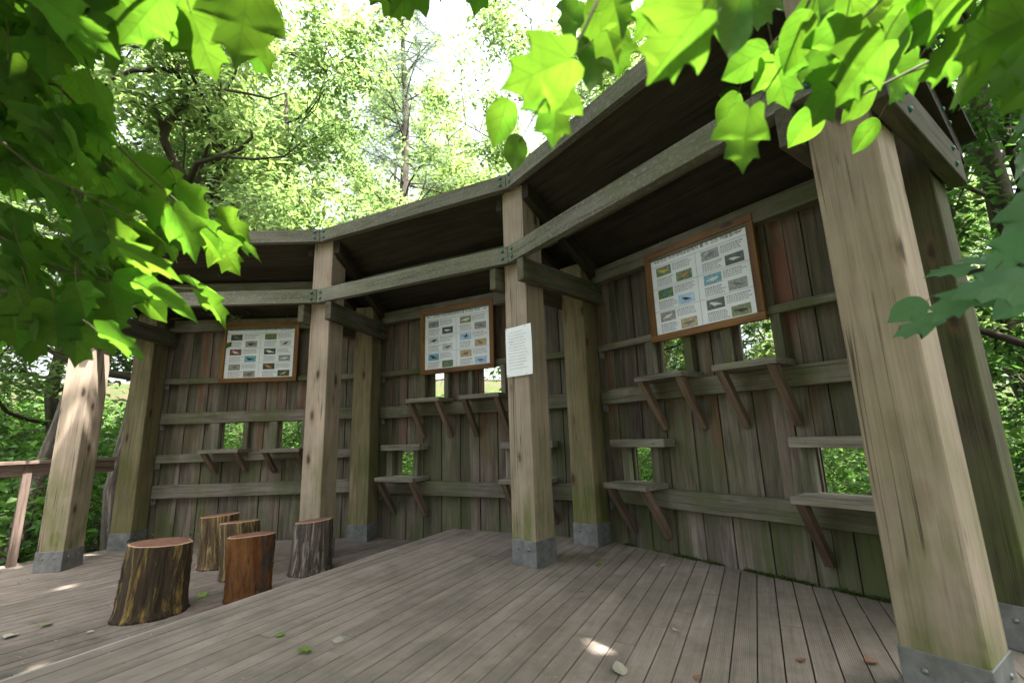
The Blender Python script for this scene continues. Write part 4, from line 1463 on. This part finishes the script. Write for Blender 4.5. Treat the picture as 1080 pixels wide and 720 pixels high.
# the dense mass behind and around them, farther and nearer layers
def left_edge(v):
    for (v0, u0), (v1, u1) in zip(LE, LE[1:]):
        if v0 <= v <= v1: return u0 + (u1 - u0) * (v - v0) / (v1 - v0)
    return 0
LE = [(-60, 260), (0, 225), (30, 120), (70, 85), (110, 105), (150, 125), (185, 165), (225, 215), (262, 200), (300, 150), (340, 110), (372, 25)]
cnt = 0
while cnt < 520:
    v = rs.uniform(-60, 372); e_ = left_edge(v)
    u = e_ - 12 - abs(rs.normal()) * 100
    if u < -120: continue
    dep = rs.uniform(1.15, 2.2)
    if in_gap(px(u, v, dep)[None], .75)[0] and rs.uniform() < .9: continue
    cnt += 1
    l = .105 * FPX / dep * rs.uniform(.7, 1.2)
    hero(lv, tw, u, v, l, rs.uniform(15, 110), rs, depth=dep, shape=LEAF if rs.uniform() < .8 else OVAL, face=rs.uniform(-.1, .45))
# leaves of the same crown above and to the left of the frame
for i in range(2700):
    p = np.array([rs.uniform(-2.9, .15), rs.uniform(-.7, 1.9), rs.uniform(1.8, 4.2)])
    q = p - EYE; zc = q @ CF
    if zc > .05:
        uu, vv = 540 + FPX * (q @ CX) / zc, 360 - FPX * (q @ CU) / zc
        if vv > -25 and uu > left_edge(min(max(vv, -59), 371)) - 60 and -100 < uu < 1100: continue
    if in_gap(p[None])[0]: continue
    d = nrm(np.array([rs.normal() + .5, rs.normal() + .4, -.35]))
    add_leaf(lv, p, d, nrm(np.array([rs.normal() * .25, rs.normal() * .25, 1])), rs.uniform(.11, .17), rs)
for pts in ([(-80, 60, 1.3), (60, 90, 1.3), (150, 180, 1.28), (230, 250, 1.3)], [(-80, 200, 1.4), (60, 285, 1.35), (150, 302, 1.3), (215, 305, 1.3)], [(-60, -40, 1.0), (120, -10, .95), (230, 0, .9)],
            [(-80, 290, 1.3), (50, 315, 1.3), (120, 340, 1.3)], [(-60, 100, 1.2), (40, 180, 1.2), (140, 230, 1.2)]):
    twig(tw, pts, .005, .0018)
leafy_bole(root, (-3.4, -1.6, -1.1), (-3.1, -1.2, 5.2), .15,
           [[(-3.3, -1.5, 2.2), (-2.4, -.5, 2.4), (-1.9, .4, 2.2), px(-80, 60, 1.3)], [(-3.32, -1.5, 1.5), (-2.5, -.2, 1.7), (-2.1, .6, 1.6), px(-80, 200, 1.4)],
            [(-3.2, -1.4, 3.0), (-2.1, -.6, 2.9), (-1.4, .2, 2.3), px(-60, -40, 1.0)], [(-3.32, -1.5, 1.4), (-2.6, 0, 1.35), px(-80, 290, 1.3)], [(-3.3, -1.5, 2.0), (-2.4, -.1, 2.0), px(-60, 100, 1.2)]])
tw.build('twigs', M['twig'], root)
lv.build('crown', M['leaf_near'], root)

# --- tree at the right, its branches hang across the top
root = empty('overhanging_tree', (3.6, -1.0, -.95), 'big-leaved tree whose bright backlit sprays hang across the top right', 'tree')
lv, tw = MB(), MB()
for u, v, l, a, sh_ in RIGHT:
    hero(lv, tw, u, v, l * .85, a + rs.uniform(-6, 6), rs, .113, shape=OVAL if sh_ else LEAF, face=rs.uniform(.5, .85))
cnt = 0
while cnt < 34:
    u = rs.uniform(640, 1150); v = rs.uniform(-70, 10 + 80 * max(0, (u - 900) / 180))
    dep = rs.uniform(.85, 1.5)
    if u < 900 and v > -30: continue
    if in_gap(px(u, v, dep)[None], .75)[0] and rs.uniform() < .9: continue
    cnt += 1
    hero(lv, tw, u, v, .14 * FPX / dep * rs.uniform(.8, 1.15), rs.uniform(70, 160), rs, depth=dep, shape=LEAF if rs.uniform() < .75 else OVAL, face=rs.uniform(.2, .7))
for i in range(700):
    p = np.array([rs.uniform(.55, 3.4), rs.uniform(-.9, 1.6), rs.uniform(2.2, 4.3)])
    q = p - EYE; zc = q @ CF
    if zc > .05:
        uu, vv = 540 + FPX * (q @ CX) / zc, 360 - FPX * (q @ CU) / zc
        if vv > -30 and uu < 1115: continue
    if in_gap(p[None])[0]: continue
    d = nrm(np.array([rs.normal() - .5, rs.normal() + .4, -.35]))
    add_leaf(lv, p, d, nrm(np.array([rs.normal() * .25, rs.normal() * .25, 1])), rs.uniform(.11, .16), rs)
for pts in ([(650, -60, .78), (628, 6, .76), (598, 70, .76), (566, 118, .78), (548, 150, .8)], [(880, -60, .95), (852, 5, .95), (830, 62, .98), (800, 108, 1.0)],
            [(1120, -40, 1.0), (990, 60, 1.0), (900, 105, 1.02), (868, 118, 1.02)], [(1130, 20, 1.1), (1040, 50, 1.05), (950, 80, 1.05)], [(800, -70, .9), (740, -10, .85), (710, 30, .85)], [(1000, -70, .95), (930, 0, 1.0), (880, 50, 1.0)]):
    twig(tw, pts, .0042, .0015)
leafy_bole(root, (3.6, -1.0, -1.1), (3.4, -.9, 5.5), .16,
           [[(3.5, -1, 2.6), (2.2, -.3, 2.7), (1.0, .3, 2.3), px(880, -60, .95)], [(3.5, -1, 2.5), (2.4, -.2, 2.3), px(1120, -40, 1.0)], [(3.5, -1, 2.9), (1.8, -.2, 2.8), (.8, .3, 2.3), px(650, -60, .78)],
            [(3.5, -1, 2.3), (2.2, 0, 2.1), px(1130, 20, 1.1)], [(2.0, -.2, 2.75), (1.0, .35, 2.2), px(800, -70, .9)], [(2.2, -.3, 2.7), (1.3, .2, 2.2), px(1000, -70, .95)]])
tw.build('twigs', M['twig'], root)
lv.build('crown', M['leaf_near'], root)
lv, tw = MB(), MB()
BLUE = [(1012, 318, 62, 140, 0), (966, 342, 44, 160, 0), (958, 326, 40, 150, 1), (1045, 300, 66, 165, 0), (1000, 283, 40, 175, 0), (1062, 268, 56, 130, 0), (1075, 295, 60, 150, 0), (1040, 275, 50, 200, 0), (1070, 320, 50, 130, 1)]
for u, v, l, a, sh_ in BLUE:
    hero(lv, tw, u, v, l * .9, a, rs, .104, shape=OVAL if sh_ else LEAF, face=-.15, upv=np.array([-.15, -.62, .8]) + rs.normal(size=3) * .15)
for u, v, dep in ((1078, 235, 1.2), (1086, 205, 1.3), (1082, 165, 1.3), (1088, 120, 1.3)):
    hero(lv, tw, u, v, .13 * FPX / dep, rs.uniform(80, 150), rs, depth=dep, face=.4)
twig(tw, [(1140, 250, .95), (1080, 285, .95), (1020, 305, .95), (985, 328, .97)], .003, .0013)
s_ = lv.build('leaf_spray', M['leaf_blue'], root)
s_['label'] = 'blue-green shaded leaf spray'
tw.build('spray_twig', M['twig'], root)
lb = MB(); lb.tube([(3.5, -1, 1.8), (2.2, .1, 1.6), px(1140, 250, .95)], [.02, .012, .004], 7); lb.build('branch', M['trunk'], root)

# ------------------------------------------------------------------ leaf litter on the decks
M['fallen_green'] = leaf_mat('fallen_green_leaf', (.13, .24, .035), (.05, .1, .01), .5, .15, .2)
M['fallen_brown'] = leaf_mat('fallen_brown_leaf', (.26, .15, .08), (.05, .03, .01), .6, .1, .3)
M['fallen_pale'] = leaf_mat('fallen_pale_leaf', (.36, .35, .27), (.1, .1, .05), .6, .1, .2)
FALL = [
    (632, 596, .10, 'g', 'yellow-green fallen leaf on the deck just right of the middle post'), (654, 708, .125, 'p', 'long pale dry leaf flat on the deck at the bottom edge'),
    (320, 688, .10, 'g', 'green fallen leaf in the middle of the near deck boards'), (296, 670, .09, 'g', 'narrow green leaf edge-on on the boards near the step'),
    (357, 676, .08, 'p', 'small pale leaf lying beyond the green leaf on the boards'), (700, 597, .09, 'p', 'greyish leaf near the foot of the right bay wall'),
    (712, 666, .06, 'p', 'small cream leaf on the boards in front of the right bay'), (614, 625, .06, 'b', 'curled red-brown leaf in front of the rear post'),
    (736, 716, .06, 'b', 'orange-brown leaf at the bottom edge of the deck'), (845, 697, .08, 'b', 'reddish dry leaf on the boards near the big right post'),
    (918, 699, .08, 'b', 'tan shrivelled leaf beside the big right post'), (48, 660, .13, 'g', 'green leafy sprig on the lower deck at the left'), (10, 672, .14, 'p', 'long grey-green leaf on the lower deck at the left edge'),
    (95, 667, .07, 'p', 'yellowish leaf on the lower deck beside the biggest stool'), (214, 628, .11, 'g', 'green leaf on the lower deck between the two nearest stools'), (622, 590, .04, 'p', 'tiny pale leaf beside the rear post shoe'),
    (757, 624, .04, 'p', 'pale crumpled scrap on the boards before the right bay wall'), (790, 632, .035, 'b', 'small brown scrap under the right bay shelf')]
rs = np.random.default_rng(55)
for u, v, L, kind, lab in FALL:
    low = u < 260 and v < 680
    z = ZL if low else 0.0
    p = on_z(u, v, z)
    b = MB()
    a = rs.uniform(0, 6.28)
    d = np.array([math.cos(a), math.sin(a), .08])
    L = L * .62
    add_leaf(b, p + np.array([0, 0, .006 + .02 * L]) - d * L * .5, d, nrm((rs.normal() * .12, rs.normal() * .12, 1)), L, rs, OVAL if rs.uniform() < .6 else LEAF, .3, -.12)
    o = b.build('fallen_leaf', M[{'g': 'fallen_green', 'b': 'fallen_brown', 'p': 'fallen_pale'}[kind]], None, tuple(p))
    tag(o, lab, 'leaf', 'fallen leaves on the decks')
M['crumbs'] = leaf_mat('dry_crumbs', (.30, .26, .19), (.1, .1, .05), .7, .1, .6)
P = []
for i in range(300):
    if i < 120: u, v = rs.uniform(150, 950), rs.uniform(575, 720)
    elif i < 210: u, v = rs.uniform(355, 470), rs.uniform(572, 600)
    else: u, v = rs.uniform(10, 300), rs.uniform(600, 700)
    q = on_z(u, v, 0.0)
    side = (q[:2] - E0) @ np.array([DD[1], -DD[0]])
    if side < .02: q = on_z(u, v, ZL)
    inside = True
    for kb in (1, 2, 3):
        a, e, n, L = WALLF[kb]
        if (q[:2] - a) @ n > .10: inside = False
    if not inside: continue
    P.append(q + np.array([0, 0, .004]))
P = np.array(P)
Q = leaf_quads(P, .016, .008, rs, .95, .15, .02)
o = bpy.data.objects.new('debris', quads_mesh('debris', Q, M['crumbs'])); COL.objects.link(o)
tag(o, 'pale crumbs and flower bits scattered over the decks', None, None, 'stuff')
# moss along the foot of the right bay wall
C_ = []
a, e, n, L = WALLF[1]
for i in range(5200):
    s_ = rs.uniform(.25, L - .1); d_ = .165 - abs(rs.normal()) * .012
    if math.sin(s_ * 9) + math.sin(s_ * 23 + 1) * .7 + rs.normal() * .3 + (s_ - .9) * .8 < 0: continue
    q = a + e * s_ + n * d_
    C_.append((q[0], q[1], .001 + abs(rs.normal()) * .006))
M['moss'] = leaf_mat('green_moss', (.055, .085, .015), (.05, .08, .01), .9, .2, .4)
Q = leaf_quads(np.array(C_), .014, .008, rs, .3, .1, -.8)
o = bpy.data.objects.new('moss', quads_mesh('moss', Q, M['moss'])); COL.objects.link(o)
tag(o, 'green moss along the foot of the right bay wall', None, None, 'stuff')

# ------------------------------------------------------------------ daylight
sun = bpy.data.lights.new('sun', 'SUN'); sun.energy = SUN_E; sun.angle = math.radians(.53); sun.color = (1.0, .95, .86)
so = bpy.data.objects.new('sun', sun); COL.objects.link(so)
so.rotation_euler = Vector(S).to_track_quat('Z', 'Y').to_euler()
so.location = tuple(S * 30)
w = bpy.data.worlds.new('World'); scene.world = w; w.use_nodes = True
nt = w.node_tree
bg = nt.nodes['Background']
sky = nt.nodes.new('ShaderNodeTexSky'); sky.sky_type = 'NISHITA'; sky.sun_disc = False
sky.sun_elevation = EL; sky.sun_rotation = AZ
sky.air_density = 1.0; sky.dust_density = 7.0; sky.ozone_density = 1.0
hz = nt.nodes.new('ShaderNodeHueSaturation'); hz.inputs['Saturation'].default_value = .38; hz.inputs['Value'].default_value = 1.2   # thin white summer haze
nt.links.new(sky.outputs[0], hz.inputs['Color'])
nt.links.new(hz.outputs[0], bg.inputs[0]); bg.inputs[1].default_value = SKY_E
scene.view_settings.view_transform = 'Standard'
scene.view_settings.look = 'None'
scene.view_settings.exposure = EXPO
scene.view_settings.gamma = 1.0
scene.cycles.max_bounces = 8
scene.cycles.diffuse_bounces = 4
scene.cycles.transmission_bounces = 5
scene.cycles.sample_clamp_indirect = 6
